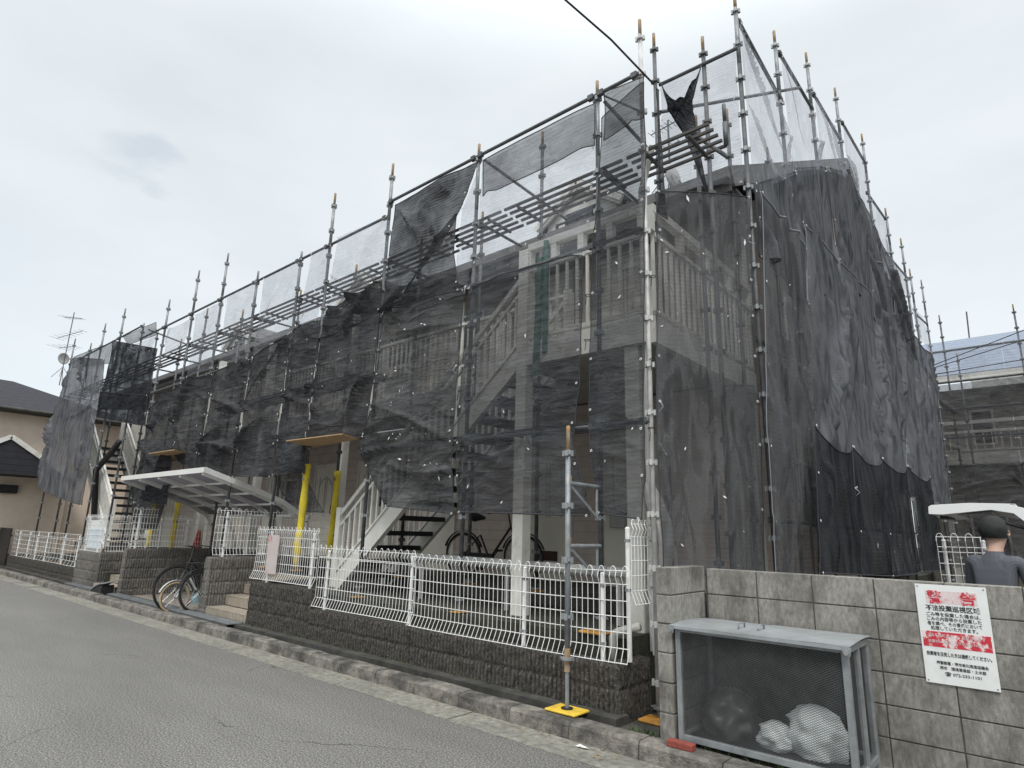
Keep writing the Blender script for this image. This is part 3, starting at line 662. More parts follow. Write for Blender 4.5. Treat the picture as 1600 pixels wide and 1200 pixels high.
bag('rubbish_bag', 'knotted white plastic bag at the right inside the rubbish cage', -1.34, 4.62, .17, .17, .12, .20, M_BAG, 3)
bag('rubbish_bag', 'smaller white plastic bag low in the middle of the rubbish cage', -1.58, 4.60, .17, .11, .10, .11, M_BAG, 9)
bag('rubbish_bag', 'slumped dark rubbish bag at the left inside the rubbish cage', -1.92, 4.66, .17, .17, .16, .20, M_BAGD, 5)
o = MB().box(-2.215, -2.03, 4.255, 4.325, .122, .162).build('red_brick', M_BRICK, bevel=.004); tag(o, 'red brick lying on the kerb at the left foot of the rubbish cage', 'brick')

M_EAVE = pm('eave_grey', (.17,.165,.16), (.12,.118,.112), 4, .6)
M_POLEW = pm('bright_pole', (.62,.62,.60), (.45,.45,.44), 8, .5, .1, dirt=(.25,.24,.22), dscale=5)
# ------------------------------------------------------------------ apartment building
BX0, BX1, BW = -24.3, -3.0, 7.5
t = thing('apartment_building', 'long two-storey apartment building with pale siding behind the netting', 'building'); BLD = t
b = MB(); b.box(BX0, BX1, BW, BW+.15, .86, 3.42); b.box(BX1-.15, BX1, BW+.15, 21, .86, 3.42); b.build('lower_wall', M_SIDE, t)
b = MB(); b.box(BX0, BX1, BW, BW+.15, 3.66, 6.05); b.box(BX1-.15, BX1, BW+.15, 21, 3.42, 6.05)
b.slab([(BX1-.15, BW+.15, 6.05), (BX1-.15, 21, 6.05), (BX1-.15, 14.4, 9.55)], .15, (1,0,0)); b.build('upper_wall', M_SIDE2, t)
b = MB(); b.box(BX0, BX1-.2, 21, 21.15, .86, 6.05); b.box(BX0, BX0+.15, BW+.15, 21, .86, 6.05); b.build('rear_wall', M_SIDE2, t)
b = MB(); b.box(BX0, -2.95, 6.3, BW, .66, .85); b.build('entrance_floor', M_DARKC, t)  # dark all over: the shade at the floor's base put into its colour
b = MB(); b.box(BX0, -2.92, 6.4, BW, 3.44, 3.64); b.build('corridor_slab', M_GREYP, t)
# roof
rf = MB(); z0, zr = 5.95, 10.05; y0, yr, y1 = 6.85, 14.4, 22.0
rf.slab([(BX0-.4, y0, z0), (-2.45, y0, z0), (-2.45, yr, zr), (BX0-.4, yr, zr)], .10, (0, -.48, .88))
rf.slab([(BX0-.4, yr, zr), (-2.45, yr, zr), (-2.45, y1, z0), (BX0-.4, y1, z0)], .10, (0, .48, .88))
RF = rf.build('roof', M_SHINGLE, t)
b = MB(); b.box(BX0-.4, -2.44, y0-.13, y0-.02, z0-.10, z0+.03); b.build('gutter', M_EAVE, RF)
b = MB(); b.box(BX0-.4, -2.46, y0+.01, y0+.05, z0-.22, z0-.02); b.box(BX0-.4, -2.47, y0+.05, BW, z0-.12, z0-.08); b.build('soffit', M_EAVE, RF)
b = MB(); b.obox((-2.44, y0, z0-.05), (-2.44, yr, zr-.05), .04, .24); b.obox((-2.44, yr, zr-.05), (-2.44, y1, z0-.05), .04, .24); b.build('verge_board', M_EAVE, RF)
# corridor railing of vertical slats, lower beams
def railing(b, p0, p1, z0, z1, pitch=.125, th=.028, top=.05, mid=None, bot=.07):
    p0 = Vector((*p0, 0)); p1 = Vector((*p1, 0)); Ln = (p1-p0).length; d = (p1-p0)/Ln; n = int(Ln/pitch)
    for i in range(n+1):
        c = p0+d*(Ln*i/n); b.box(c.x-th/2, c.x+th/2, c.y-th/2, c.y+th/2, z0+bot, z1)
    b.obox(p0+Vector((0,0,z1)), p1+Vector((0,0,z1)), .06, top); b.obox(p0+Vector((0,0,z0+bot)), p1+Vector((0,0,z0+bot)), .045, .045)
    if mid: b.obox(p0+Vector((0,0,mid)), p1+Vector((0,0,mid)), .045, .045)
b = MB(); railing(b, (-21.2, 6.43), (-4.55, 6.43), 3.64, 4.72); b.build('corridor_railing', M_CREAM, t)
b = MB(); b.box(BX0, -4.6, 6.33, 6.40, 3.38, 3.68); b.build('corridor_fascia', M_GREYP, t)
# landing of the near stair
b = MB(); b.box(-4.55, -2.86, 5.40, 6.40, 3.46, 3.62); b.build('landing_slab', M_GREYP, t)
b = MB(); b.box(-4.60, -2.84, 5.33, 5.40, 3.44, 3.72); b.box(-2.86, -2.79, 5.40, 8.3, 3.44, 3.72); b.build('landing_beam', M_CREAM, t)
b = MB(); railing(b, (-4.45, 5.38), (-2.90, 5.38), 3.72, 4.66, .135, .03); railing(b, (-2.82, 5.45), (-2.82, 8.25), 3.72, 4.66, .135, .03)
b.build('landing_railing', M_CREAM, t)
b = MB()
for (p, q) in (((-4.45, 5.38), (-2.90, 5.38)), ((-2.82, 5.40), (-2.82, 8.25))):
    for z in (4.95,): b.obox((*p, z), (*q, z), .09, .09)
    for k in range(5):
        s_ = k/4; x = p[0]+(q[0]-p[0])*s_; y = p[1]+(q[1]-p[1])*s_; b.box(x-.04, x+.04, y-.04, y+.04, 4.68, 4.91)
b.build('top_rail', M_CREAM, t)
for (x, y, s_, z0_, z1_) in ((-4.5, 5.38, .15, .65, 4.93), (-3.06, 5.44, .16, .49, 3.44), (-9.6, 6.38, .14, .9, 5.5), (-12.7, 6.38, .14, .9, 5.5), (-15.2, 6.38, .14, .9, 5.5), (-2.92, 8.3, .15, .1, 5.8)):
    MB().box(x-s_/2, x+s_/2, y-s_/2, y+s_/2, z0_, z1_).build('column', M_CREAM, t, bevel=.008)
# doors and boxes on both floors
def door(x, z, arch=False, wdt=.80, slot=True, hgt=1.95):
    b = MB(); b.box(x-.06, x, BW-.04, BW, z, z+hgt+.07); b.box(x+wdt, x+wdt+.06, BW-.04, BW, z, z+hgt+.07); b.box(x, x+wdt, BW-.04, BW, z+hgt, z+hgt+.07); fo = b.build('door', M_CREAM, t)
    d = MB(); d.box(x, x+wdt, BW-.025, BW-.004, z, z+hgt); dp = d.build('door_leaf', M_DOOR, fo)
    e = MB()
    for (a0, a1) in ((.16, .38), (.44, .66)):
        e.box(x+a0*wdt/.8, x+a0*wdt/.8+.012, BW-.034, BW-.025, z+.9, z+1.75); e.box(x+a1*wdt/.8, x+a1*wdt/.8+.012, BW-.034, BW-.025, z+.9, z+1.75)
    if arch: e.tube([(x+wdt/2+math.cos(a)*.22, BW-.03, z+1.55+math.sin(a)*.16) for a in [math.pi*k/10 for k in range(11)]], .01, 5)
    e.build('door_moulding', M_GREYP, fo)
    if slot: MB().box(x+.2, x+.6, BW-.035, BW-.02, z+.28, z+.42).build('letter_slot', pm('slot_brown', (.06,.025,.015), (.03,.015,.01), 8, .6), fo)
    h = MB(); h.tube([(x+wdt-.07, BW-.03, z+.95), (x+wdt-.07, BW-.08, z+.97), (x+wdt-.07, BW-.08, z+1.12), (x+wdt-.07, BW-.03, z+1.14)], .01, 6); h.build('handle', M_BLACK, fo)
for z in (.85, 3.66):
    for i, x in enumerate((-4.75, -6.15, -8.6, -10.6, -12.2, -14.3, -16.2, -18.2, -20.3)): door(x, z, arch=(i in (3, 4)), slot=(i % 2 == 1))
    for x in (-7.6, -9.6, -13.3, -17.2):
        f_ = MB(); f_.box(x-.36, x+.36, BW-.03, BW, z+1.05, z+1.75); fo = f_.build('window', M_CREAM, t)
        MB().box(x-.31, x+.31, BW-.036, BW-.028, z+1.10, z+1.70).build('pane', M_GLASS, fo)
MB().box(-4.62, -4.38, BW-.10, BW-.03, 1.62, 1.88).build('meter_box', M_GREYP, t, bevel=.01)
for x in (-11.45, -5.2): MB().box(x, x+.14, BW-.04, BW, 2.05, 2.14).build('name_plate', M_GREYP, t)
# gable windows facing the parking side
for z in (1.7, 4.5):
    for y in (10.5, 13.5, 17.5):
        f_ = MB(); f_.box(BX1-.005, BX1+.03, y, y+1.2, z, z+1.1); fo = f_.build('window', M_CREAM, t)
        MB().box(BX1+.028, BX1+.036, y+.06, y+1.14, z+.06, z+1.04).build('pane', M_GLASS, fo)
# dormers
def dormer(x, hw=.72):
    y = 8.0; zb = 6.62; ze = 7.0; zp = 7.52
    d = MB(); d.slab([(x-hw, y, zb-.3), (x+hw, y, zb-.3), (x+hw, y, ze), (x, y, zp-.06), (x-hw, y, ze)], 1.6, (0,1,0)); do = d.build('dormer', M_CREAM, t)
    r = MB(); r.obox((x-hw-.18, y-.12, ze-.12), (x, y-.12, zp), .06, .10); r.obox((x+hw+.18, y-.12, ze-.12), (x, y-.12, zp), .06, .10)
    r.obox((x-hw-.13, y-.09, ze-.17), (x, y-.09, zp-.09), .05, .05); r.obox((x+hw+.13, y-.09, ze-.17), (x, y-.09, zp-.09), .05, .05); r.build('bargeboard', M_CREAM, do)
    q = MB(); q.slab([(x-hw-.2, y-.1, ze-.10), (x, y-.1, zp+.03), (x, y+2.2, zp+.03), (x-hw-.2, y+2.2, ze-.10)], .05, (-.5,0,.8)); q.slab([(x, y-.1, zp+.03), (x+hw+.2, y-.1, ze-.10), (x+hw+.2, y+2.2, ze-.10), (x, y+2.2, zp+.03)], .05, (.5,0,.8)); q.build('dormer_roof', M_SHINGLE, do)
    wn = MB(); wn.box(x-.32, x+.32, y-.012, y-.004, zb+.0, zb+.42); wn.build('pane', M_GLASS, do)
    g_ = MB(); g_.box(x-.42, x+.42, y-.16, y-.13, zb+.17, zb+.20); g_.box(x-.42, x+.42, y-.16, y-.13, zb-.05, zb-.02)
    for k in range(5): g_.box(x-.42+k*.205, x-.38+k*.205, y-.165, y-.125, zb-.05, zb+.2)
    g_.build('window_guard', M_BLACK, do)
for x in (-5.5, -11.85, -18.1): dormer(x)
# roof fittings
b = MB(); b.tube([(-2.95, 7.6, 6.3), (-2.95, 7.6, 6.42)], .10, 14); b.tube([(-2.95, 7.6, 6.42), (-2.95, 7.6, 6.50), (-2.95, 7.6, 6.55)], [.13, .10, .02], 14)
b.build('roof_vent', M_GALV, t, smooth=True)

def antenna(name, label, base, hgt, elems, dish=None, yaw=0):
    t = thing(name, label, 'antenna', loc=base, rz=yaw)
    MB().tube([(0,0,-.3), (0,0,hgt)], .016, 8).build('mast', M_GALVD, t)
    for k in range(4):
        a = math.pi/4+k*math.pi/2; MB().tube([(0,0,.42), (math.cos(a)*.3, math.sin(a)*.3, -.02)], .009, 6).build('base_leg', M_GALVD, t)
    for (z, L_, n, span, tilt) in elems:
        e = MB(); e.tube([(-L_/2, 0, z), (L_/2, 0, z+tilt)], .010, 6)
        for i in range(n):
            s_ = i/(n-1); x = -L_/2+L_*s_; e.tube([(x, -span/2*(1-.4*s_), z+tilt*s_), (x, span/2*(1-.4*s_), z+tilt*s_)], .005, 5)
        e.build('element_boom', M_GALVD, t)
    if dish:
        d = MB(); vs = []; R = dish[1]; n = 20
        for j in range(6):
            r = R*j/5
            for i in range(n): a = 2*math.pi*i/n; vs.append((-.08-.25*(1-(r/R)**2)*R+.02, math.cos(a)*r, dish[0]+math.sin(a)*r))
        fs = [(j*n+i, j*n+(i+1)%n, (j+1)*n+(i+1)%n, (j+1)*n+i) for j in range(5) for i in range(n)]
        o = d.add(vs, fs).build('dish', M_GREYP, t, smooth=True); s_ = o.modifiers.new('t', 'SOLIDIFY'); s_.thickness = .01
    return t
pa = PY(1048, 300, 8.4)
antenna('tv_antenna', 'thin television antenna with a round satellite dish on the roof edge at the near corner', (pa.x, pa.y, pa.z), 1.35, [(1.25, .7, 9, .30, .0), (.85, .4, 4, .22, .0)], (.25, .22), 3.0)

# ------------------------------------------------------------------ outside staircases
def staircase(label, x0, z0, x1, z1, ya, yb, n, mat_tr=M_BLACK, rail_h=1.0, pitch=.125):
    t = thing('outside_staircase', label, 'staircase')
    for y in (ya, yb):
        b = MB(); d = Vector((x1-x0, 0, z1-z0)).normalized()
        b.obox((x0, y, z0+.02), (x1, y, z1+.02), .03, .26)
        off = Vector((-d.z, 0, d.x)) if d.z*1 > 0 and d.x > 0 else Vector((d.z, 0, -d.x))
        if off.z < 0: off = -off
        for s_ in (.12, -.12): b.obox(Vector((x0, y, z0+.02))+off*s_, Vector((x1, y, z1+.02))+off*s_, .075, .03)
        b.build('stringer', M_CREAM, t)
        r = MB(); k = int(abs(x1-x0)/pitch)
        r.obox((x0, y, z0+rail_h), (x1, y, z1+rail_h), .05, .06); r.obox((x0, y, z0+rail_h-.17), (x1, y, z1+rail_h-.17), .04, .04)
        for i in range(1, k):
            s_ = i/k; x = x0+(x1-x0)*s_; z = z0+(z1-z0)*s_; r.box(x-.014, x+.014, y-.014, y+.014, z+.14, z+rail_h-.17)
        r.build('handrail', M_CREAM, t)
        for s_ in (0, 1):
            x = x0+(x1-x0)*s_; z = z0+(z1-z0)*s_
            MB().box(x-.05, x+.05, y-.05, y+.05, z-.02, z+rail_h+.12).build('newel_post', M_CREAM, t, bevel=.006)
    for i in range(n):
        s_ = (i+.75)/n; x = x0+(x1-x0)*s_; z = z0+(z1-z0)*s_
        w_ = .15
        MB().box(x-w_, x+w_, min(ya,yb)+.03, max(ya,yb)-.03, z-.045, z+.02).build('tread', mat_tr, t)
    return t
staircase('near cream steel staircase with black treads rising right behind the netting to the landing', -8.05, .70, -4.55, 3.62, 5.40, 6.32, 14)
staircase('far cream steel staircase with black treads rising away at the left end', -18.0, .95, -21.6, 3.75, 5.35, 6.30, 13)
b = MB(); b.tube([PY(143, 905, 5.2), PY(150, 735, 5.2), PY(178, 702, 5.2), PY(186, 690, 5.2)], .075, 10); tag(b.build('black_duct', M_BLACK, smooth=True), 'bent black duct standing in front of the far staircase', 'duct')

# ------------------------------------------------------------------ cycle shelter
t = thing('cycle_shelter', 'white cantilever cycle shelter with a sloping translucent roof', 'shelter')
SX0, SX1 = -14.85, -10.85
def shp(s_): # profile: s 0 front .. 1 back then down
    P_ = [(4.50, 2.43), (5.0, 2.28), (5.5, 2.13), (6.0, 1.96), (6.35, 1.76), (6.55, 1.45), (6.62, 1.05), (6.62, .08)]
    return P_
prof = shp(0)
b = MB(); vs = []
for (y, z) in prof[:5]: vs += [(SX0, y, z), (SX1, y, z)]
b.add(vs, [(2*i, 2*i+1, 2*i+3, 2*i+2) for i in range(4)]); o = b.build('roof_sheet', M_PANELC, t, smooth=True); s_ = o.modifiers.new('t', 'SOLIDIFY'); s_.thickness = .012
for x in (SX0+.05, SX0+1.0, SX0+2.0, SX0+3.0, SX1-.05):
    b = MB(); pp = [Vector((x, y, z-.05)) for (y, z) in prof]
    for i in range(len(pp)-1): b.obox(pp[i], pp[i+1]+(pp[i+1]-pp[i]).normalized()*.01, .05, .08, up=(0, .5, .8))
    b.build('post', M_ALU, t)
b = MB(); b.box(SX0-.03, SX1+.03, 4.47, 4.50, 2.38, 2.47); b.build('front_edge', M_ALU, t)
for x in (SX0, SX1):
    b = MB()
    for i in range(5): b.obox((x, *prof[i]), (x, *prof[i+1]), .05, .09, up=(0,.3,.9))
    b.build('side_edge', M_ALU, t)
for (y, z) in prof[1:5]:
    b = MB(); b.box(SX0, SX1, y-.02, y+.02, z-.05, z-.012); b.build('purlin', M_ALU, t)

# ------------------------------------------------------------------ bicycles
def bicycle(label, loc, rz, R=.33, tyre=M_RUBB, frame=M_BLACK, guard=None, lean=0, fold=1.0):
    t = thing('bicycle', label, 'bicycle', loc=loc, rz=rz); t.rotation_euler = (lean, 0, rz)
    wb = 1.05*R/.33*fold
    for k, x in enumerate((0, wb)):
        w_ = MB(); w_.ring((x, 0, R), (0,1,0), R-.018, .019, 36, 6); wo = w_.build('wheel', tyre, t, smooth=True)
        r = MB(); r.ring((x, 0, R), (0,1,0), R-.042, .008, 36, 5); r.build('rim', M_CHROM, wo)
        s_ = MB(); 
        for i in range(16):
            a = i*math.pi/8; s_.tube([(x+math.cos(a)*.02, .015*(-1)**i, R+math.sin(a)*.02), (x+math.cos(a)*(R-.045), 0, R+math.sin(a)*(R-.045))], .0016, 4, False)
        s_.tube([(x, -.04, R), (x, .04, R)], .018, 8); s_.build('spoke', M_CHROM, wo)
        m_ = MB(); pts = [(x+math.cos(a)*(R+.025), 0, R+math.sin(a)*(R+.025)) for a in [R_(20)+math.pi*.78*i/12 for i in range(13)]]
        for i in range(12): m_.obox(pts[i], pts[i+1], .05, .006, up=(pts[i][0]-x, 0, pts[i][2]-R))
        m_.build('mudguard', frame, t)
    bb = (.45*wb, 0, R*.85); hd = (wb-.20*fold, 0, R+.42*R/.33); st = (.30*wb, 0, R+.30*R/.33)
    f_ = MB(); f_.tube([bb, hd], .018, 8); f_.tube([st, bb], .016, 8); f_.tube([(0,0,R), bb], .010, 6); f_.tube([(0,0,R), st], .009, 6); f_.tube([(hd[0]-.02,0,hd[2]+.1), hd, (wb, .045, R)], .012, 6); f_.tube([hd, (wb, -.045, R)], .012, 6)
    f_.build('frame', frame, t)
    s_ = MB(); top = (st[0]-.05, 0, st[2]+.22); s_.tube([st, top], .012, 6); so_ = s_.build('seat_post', M_CHROM, t)
    q = MB(); q.tube([(top[0]-.12,0,top[2]+.02), (top[0]-.06,0,top[2]+.04), (top[0]+.05,0,top[2]+.03), (top[0]+.14,0,top[2]+.02)], [.03,.075,.045,.018], 10); q.build('saddle', M_RUBB, so_, smooth=True)
    h = MB(); hz = hd[2]+.22; h.tube([hd, (hd[0]-.04, 0, hz)], .012, 6); h.tube([(hd[0]-.20, -.28, hz-.02), (hd[0]-.02, -.2, hz+.01), (hd[0]-.03, 0, hz), (hd[0]-.02, .2, hz+.01), (hd[0]-.20, .28, hz-.02)], .011, 6); h.build('handlebar', M_BLACK, t)
    p = MB(); p.tube([(bb[0]-.1,-.07,bb[2]-.12), (bb[0],-.05,bb[2]), (bb[0],.05,bb[2]), (bb[0]+.1,.07,bb[2]+.12)], .009, 6); p.box(bb[0]-.15, bb[0]-.05, -.14, -.06, bb[2]-.135, bb[2]-.11); p.box(bb[0]+.05, bb[0]+.15, .06, .14, bb[2]+.11, bb[2]+.135); p.build('pedal', M_RUBB, t)
    c = MB(); c.slab([(-.05, -.05, R-.05), (bb[0]+.1, -.05, bb[2]-.10), (bb[0]+.14, -.05, bb[2]), (bb[0]+.05, -.05, bb[2]+.09), (-.04, -.05, R+.05)], .02, (0,1,0)); c.build('chain_guard', guard or frame, t)
    return t
bicycle('black bicycle with its front wheel showing at the left of the cycle bay', (-11.50, 5.72, .075), -math.pi/2+.10, .375, lean=.06)
bicycle("child's bicycle with tan tyres and pale blue chain guard in the cycle bay", (-11.30, 5.27, .075), -math.pi/2+.08, .25, M_TAN, pm('pale_bike_frame', (.6,.62,.6), (.5,.52,.5), 5, .4), M_LBLUE, lean=.05)
bicycle('black bicycle half hidden behind the wall edge at the right of the cycle bay', (-11.02, 5.86, .075), -math.pi/2+.04, .345, M_RUBB, M_BLACK, lean=.05)
bicycle('dark bicycle parked in the shade behind the long mesh fence near the stair', (-6.75, 6.75, .85), .15, .33, lean=.08)
bicycle('dark bicycle standing on the raised yard behind the cycle bay fence', (-13.6, 7.2, .08), .2, .33)

# traffic cone
t = thing('traffic_cone', 'red traffic cone in the yard between the far yellow poles', 'traffic cone', loc=(-15.02, 6.3, .92))
b = MB(); b.tube([(0,0,.02), (0,0,.46), (0,0,.48)], [.12, .03, .02], 16); b.build('cone', M_RED, t, smooth=True)
MB().box(-.16, .16, -.16, .16, 0, .02).build('foot', M_RED, t, bevel=.008)
# pipes near the corner
b = MB(); b.tube([(-3.30, 5.30, .56), (-3.30, 5.30, .66)], .045, 12)
pl = PY(958, 1040, 4.87); pt = PY(958, 996, 4.87); pr = PY(990, 978, 4.90)
b = MB(); b.tube([pl, pt, pt+Vector((.02,0,.035)), pt+Vector((.06,.01,.055)), pr+Vector((.05,.02,0))], .036, 12); tag(b.build('drain_pipe', M_PVC, smooth=True), 'white plastic drain elbow behind the right end of the mesh fence', 'pipe')
b = MB(); b.tube([(-6.6, 5.62, 1.17), (-3.20, 5.62, 1.15)], .055, 12)
for x in (-6.4, -4.9, -3.4): b.tube([(x, 5.62, .65), (x, 5.62, 1.15)], .03, 8)
tag(b.build('guard_pipe', M_GREYP, smooth=False), 'long grey horizontal guard pipe behind the near mesh fence', 'guard rail')
b = MB(); pd = [PY(1012, 755, 5.1), PY(1022, 785, 5.1), PY(1034, 818, 5.1), PY(1041, 852, 5.1), PY(1038, 895, 5.1), PY(1036, 1000, 5.1)]
b.tube(pd, [.05, .085, .09, .075, .055, .05], 12); tag(b.build('duct_pipe', M_DUCT), 'fat grey jointed duct bending down at the near corner pole', 'duct')
b = MB(); b.tube([(-2.70, 5.28, 5.6), (-2.92, 5.42, 5.2), (-2.92, 5.42, 3.9), (-2.92, 5.42, .5)], .035, 10); tag(b.build('downpipe', M_CREAM), 'cream rain downpipe on the near corner column', 'downpipe')
b = MB(); b.tube([(-4.28, 5.33, 3.3), (-4.28, 5.33, 3.5), (-4.24, 5.33, 4.75)], .045, 8); b.tube([(-4.16, 5.33, 3.55), (-4.16, 5.33, 4.95)], .035, 8)
tag(b.build('green_tube', pm('green_plastic', (.06,.17,.13), (.045,.13,.10), 5, .5)), 'green plastic tubing strapped beside the near landing column', 'tube')
# notices on fences
b = MB(); b.box(-8.72, -8.42, 4.66, 4.668, .86, 1.40); tag(b.build('notice_board', pm('pink_board', (.55,.50,.48), (.50,.42,.40), 3, .5, dirt=(.5,.06,.05), dscale=2.5, damt=.8, dlo=.58, dhi=.62)), 'pale pinkish notice with red patches on the short mesh fence', 'notice')
t = thing('notice_sheet', 'pale blue and white notice sheet behind the small fence on the block pier', 'notice')
b = MB(); b.box(-17.35, -16.35, 4.75, 4.757, .92, 1.55); b.build('sheet', M_SIGNW, t)
b = MB(); b.box(-17.30, -16.40, 4.746, 4.749, .95, 1.36); b.build('blue_panel', pm('pale_blue_print', (.42,.52,.60), (.55,.62,.68), 5, .6, dirt=(.70,.74,.76), dscale=9), t)

# ------------------------------------------------------------------ scaffold
GP = 'scaffold poles of the street front'
def pole(label, x, y, z0, z1, group, base=None, col0=.55, rust=True, foam=None, r=.0243, mat=M_GALV, colr=True):
    t = thing('scaffold_pole', label, 'scaffold pole', group, loc=(x, y, 0))
    zt = z1-.22
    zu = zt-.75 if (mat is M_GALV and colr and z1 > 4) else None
    MB().tube([(0,0,z0), (0,0,zu or zt)], r, 10).build('tube', M_GALVD if zu else mat, t, smooth=True)  # tube below the top is darker: the nets' shade put into its colour
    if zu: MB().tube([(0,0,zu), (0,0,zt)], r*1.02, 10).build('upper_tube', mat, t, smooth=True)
    MB().tube([(0,0,zt), (0,0,z1-.01), (0,0,z1)], [r*.78, r*.78, r*.5], 10).build('spigot', M_RUST if rust else mat, t, smooth=True)
    if colr:
        z = zt-.03; pr = None
        while z > max(z0, .3) and (z > 1.2 or pr is None or base):
            if pr is None:
                c = MB(); c.tube([(0,0,-.012), (0,0,.012)], r*1.55, 10)
                for k in range(4):
                    a = k*math.pi/2+.3; c.obox((math.cos(a)*r*1.1, math.sin(a)*r*1.1, 0), (math.cos(a)*r*2.1, math.sin(a)*r*2.1, 0), .028, .05)
                pr = c.build('coupler', mat, t); pr.location = (0,0,z)
            else:
                q = pr.copy(); col.objects.link(q); q.parent = t; q.location = (0,0,z)
            z -= .4572
    if base is not None:
        j = MB(); j.tube([(0,0,base+.01), (0,0,z0+.02)], r*.72, 8); j.tube([(0,0,z0-.02), (0,0,z0)], r*2.2, 10); j.obox((-.07,0,z0-.01), (.07,0,z0-.01), .012, .012); j.build('screw_jack', M_GALV, t)
        p = MB(); p.box(-.075, .075, -.075, .075, base, base+.008); p.build('base_plate', M_ORNG, t)
    if foam:
        f_ = MB(); zz = foam[0]; pts = []; rr = []
        while zz <= foam[1]+.001: pts.append((math.sin(zz*4)*.006, math.cos(zz*3)*.006, zz)); rr.append(.052+.006*math.sin(zz*11)); zz += .1
        f_.tube(pts, rr, 12); f_.build('foam_sleeve', M_YEL, t, smooth=True)
    return t
FY = 5.0
front = [(-2.66, 6.99, .16, .06), (-3.21, 6.5, .80, .66), (-5.05, 6.5, .80, .66), (-6.90, 6.97, .80, .66), (-8.46, 7.05, 1.0, .9), (-9.36, 6.24, 1.0, .9), (-10.93, 6.30, 1.2, .9), (-12.43, 7.12, 2.6, None), (-13.86, 7.12, 2.6, None), (-15.40, 6.78, 1.1, .9), (-16.95, 6.50, 1.1, .9), (-18.70, 7.30, 1.1, .9), (-20.3, 7.2, 1.1, .42), (-21.4, 6.8, 1.1, .42), (-23.35, 7.32, 1.1, .42)]
for i, (x, zt, z0, bs) in enumerate(front):
    foam = (.95, 2.45) if abs(x+8.46) < .01 else None
    lab = 'tall bright corner scaffold pole where street side and end side meet' if i == 0 else '%s upright scaffold pole of the outer street row, counted leftward from the corner pole' % ORD[i]
    pole(lab, x, FY, z0, zt, GP, bs, foam=foam, rust=i < 5, mat=M_POLEW if i == 0 else M_GALV)
IY = 5.9
inner = [(-2.95, 7.65), (-4.70, 7.04), (-5.82, 6.18), (-7.2, 6.2), (-9.0, 6.22), (-10.9, 6.2), (-13.4, 6.35), (-15.42, 6.84), (-16.83, 6.3), (-18.7, 6.9), (-21.5, 6.9)]
for i, (x, zt) in enumerate(inner):
    pole('%s scaffold pole of the inner street row, counted leftward from the corner' % ORD[i], x, IY, .9, zt, 'scaffold poles of the inner street row', .86 if x > -9 else None, mat=M_GALVD, foam=(.95, 2.5) if abs(x+9.0) < .01 or abs(x+15.42) < .01 or abs(x+16.83) < .01 else None)
# near recess poles
pole('scaffold pole standing in the recess behind the corner net', -2.36, 5.97, .1, 7.3, 'scaffold poles at the near corner', .06, mat=M_GALVD)
pole('short dark scaffold pole with a free top above the roof edge at the near corner', -2.63, 6.3, .5, 6.55, 'scaffold poles at the near corner', None, mat=M_GALVD)
# free standing pole in front
p = PZ(886, 1112, .12)
t = pole('free-standing galvanised pole on a yellow base plate outside the near fence', p.x, p.y, .53, 2.47, 'scaffold poles at the near corner', .125)
b = MB(); b.box(-.15, .15, -.11, .11, .122, .142); bo = b.build('yellow_base', M_YJACK, t, bevel=.02)
b = MB(); b.tube([(0,0,.142), (0,0,.150)], .05, 12); b.build('base_socket', M_RUBB, bo)
b = MB(); b.tube([(0,0,.42), (0,0,.60)], .0262, 10); b.build('rust_band', M_RUST, t)
o = MB().box(-3.28-.12, -3.28+.12, 4.9, 5.10, .652, .675).build('pole_pad', M_ORNG, bevel=.01); tag(o, 'orange pad under the second pole behind the mesh fence', 'base pad')
q = PZ(1015, 1127, .08); o = MB().box(q.x-.10, q.x+.14, q.y-.02, q.y+.18, .062, .085).build('pole_pad', M_ORNG, bevel=.01); tag(o, 'orange timber pad on the ground beside the block wall stub', 'base pad')
def bracket(label, x, y0, y1, z):
    t = thing('scaffold_bracket', label, 'scaffold bracket', 'scaffold brackets')
    b = MB(); b.tube([(x, y0+.03, z), (x, y1-.03, z)], .019, 8); b.build('arm', M_GALV, t)
    b = MB(); b.obox((x, y0+.06, z-.02), (x, y1-.05, z-.30), .01, .028); b.obox((x, y1-.08, z-.02), (x, y1-.08, z-.30), .01, .022); b.build('gusset', M_GALV, t)
    b = MB(); b.obox((x, y0+.05, z), (x, y0+.05, z+.07), .02, .02, up=(0,1,0)); b.build('wedge_pin', M_ORNG, t)
    return t
bracket('upper short bracket tying the free-standing pole to the scaffold', -3.2, p.y, FY, 1.96)
bracket('lower short bracket tying the free-standing pole to the scaffold', -3.2, p.y, FY, 1.42)
def ledger(label, p0, p1, group, r=.0215, mat=M_GALVD):
    b = MB(); b.tube([p0, p1], r, 8); p0 = Vector(p0); p1 = Vector(p1); d = (p1-p0).normalized()
    for e, s_ in ((p0, 1), (p1, -1)): b.obox(e+d*.03*s_, e+d*.10*s_, .05, .06)
    return tag(b.build('scaffold_ledger', mat, smooth=False), label, 'scaffold rail', group)
for i in range(len(front)-1):
    x0, x1 = front[i][0], front[i+1][0]
    wh = 'between %s and %s outer street poles, counted from the corner' % (ORD[i], ORD[i+1])
    for nm, z in (('topmost', 6.29), ('upper', 4.47), ('lower', 2.55)):
        if nm == 'lower' and not -8 < x1: continue
        zt = z if nm != 'topmost' or x1 > -7 else (6.06 if x1 > -18 else 6.42)
        ledger('%s rail %s' % (nm, wh), (x0, FY-.03, zt), (x1, FY-.03, zt), 'scaffold rails of the street front')
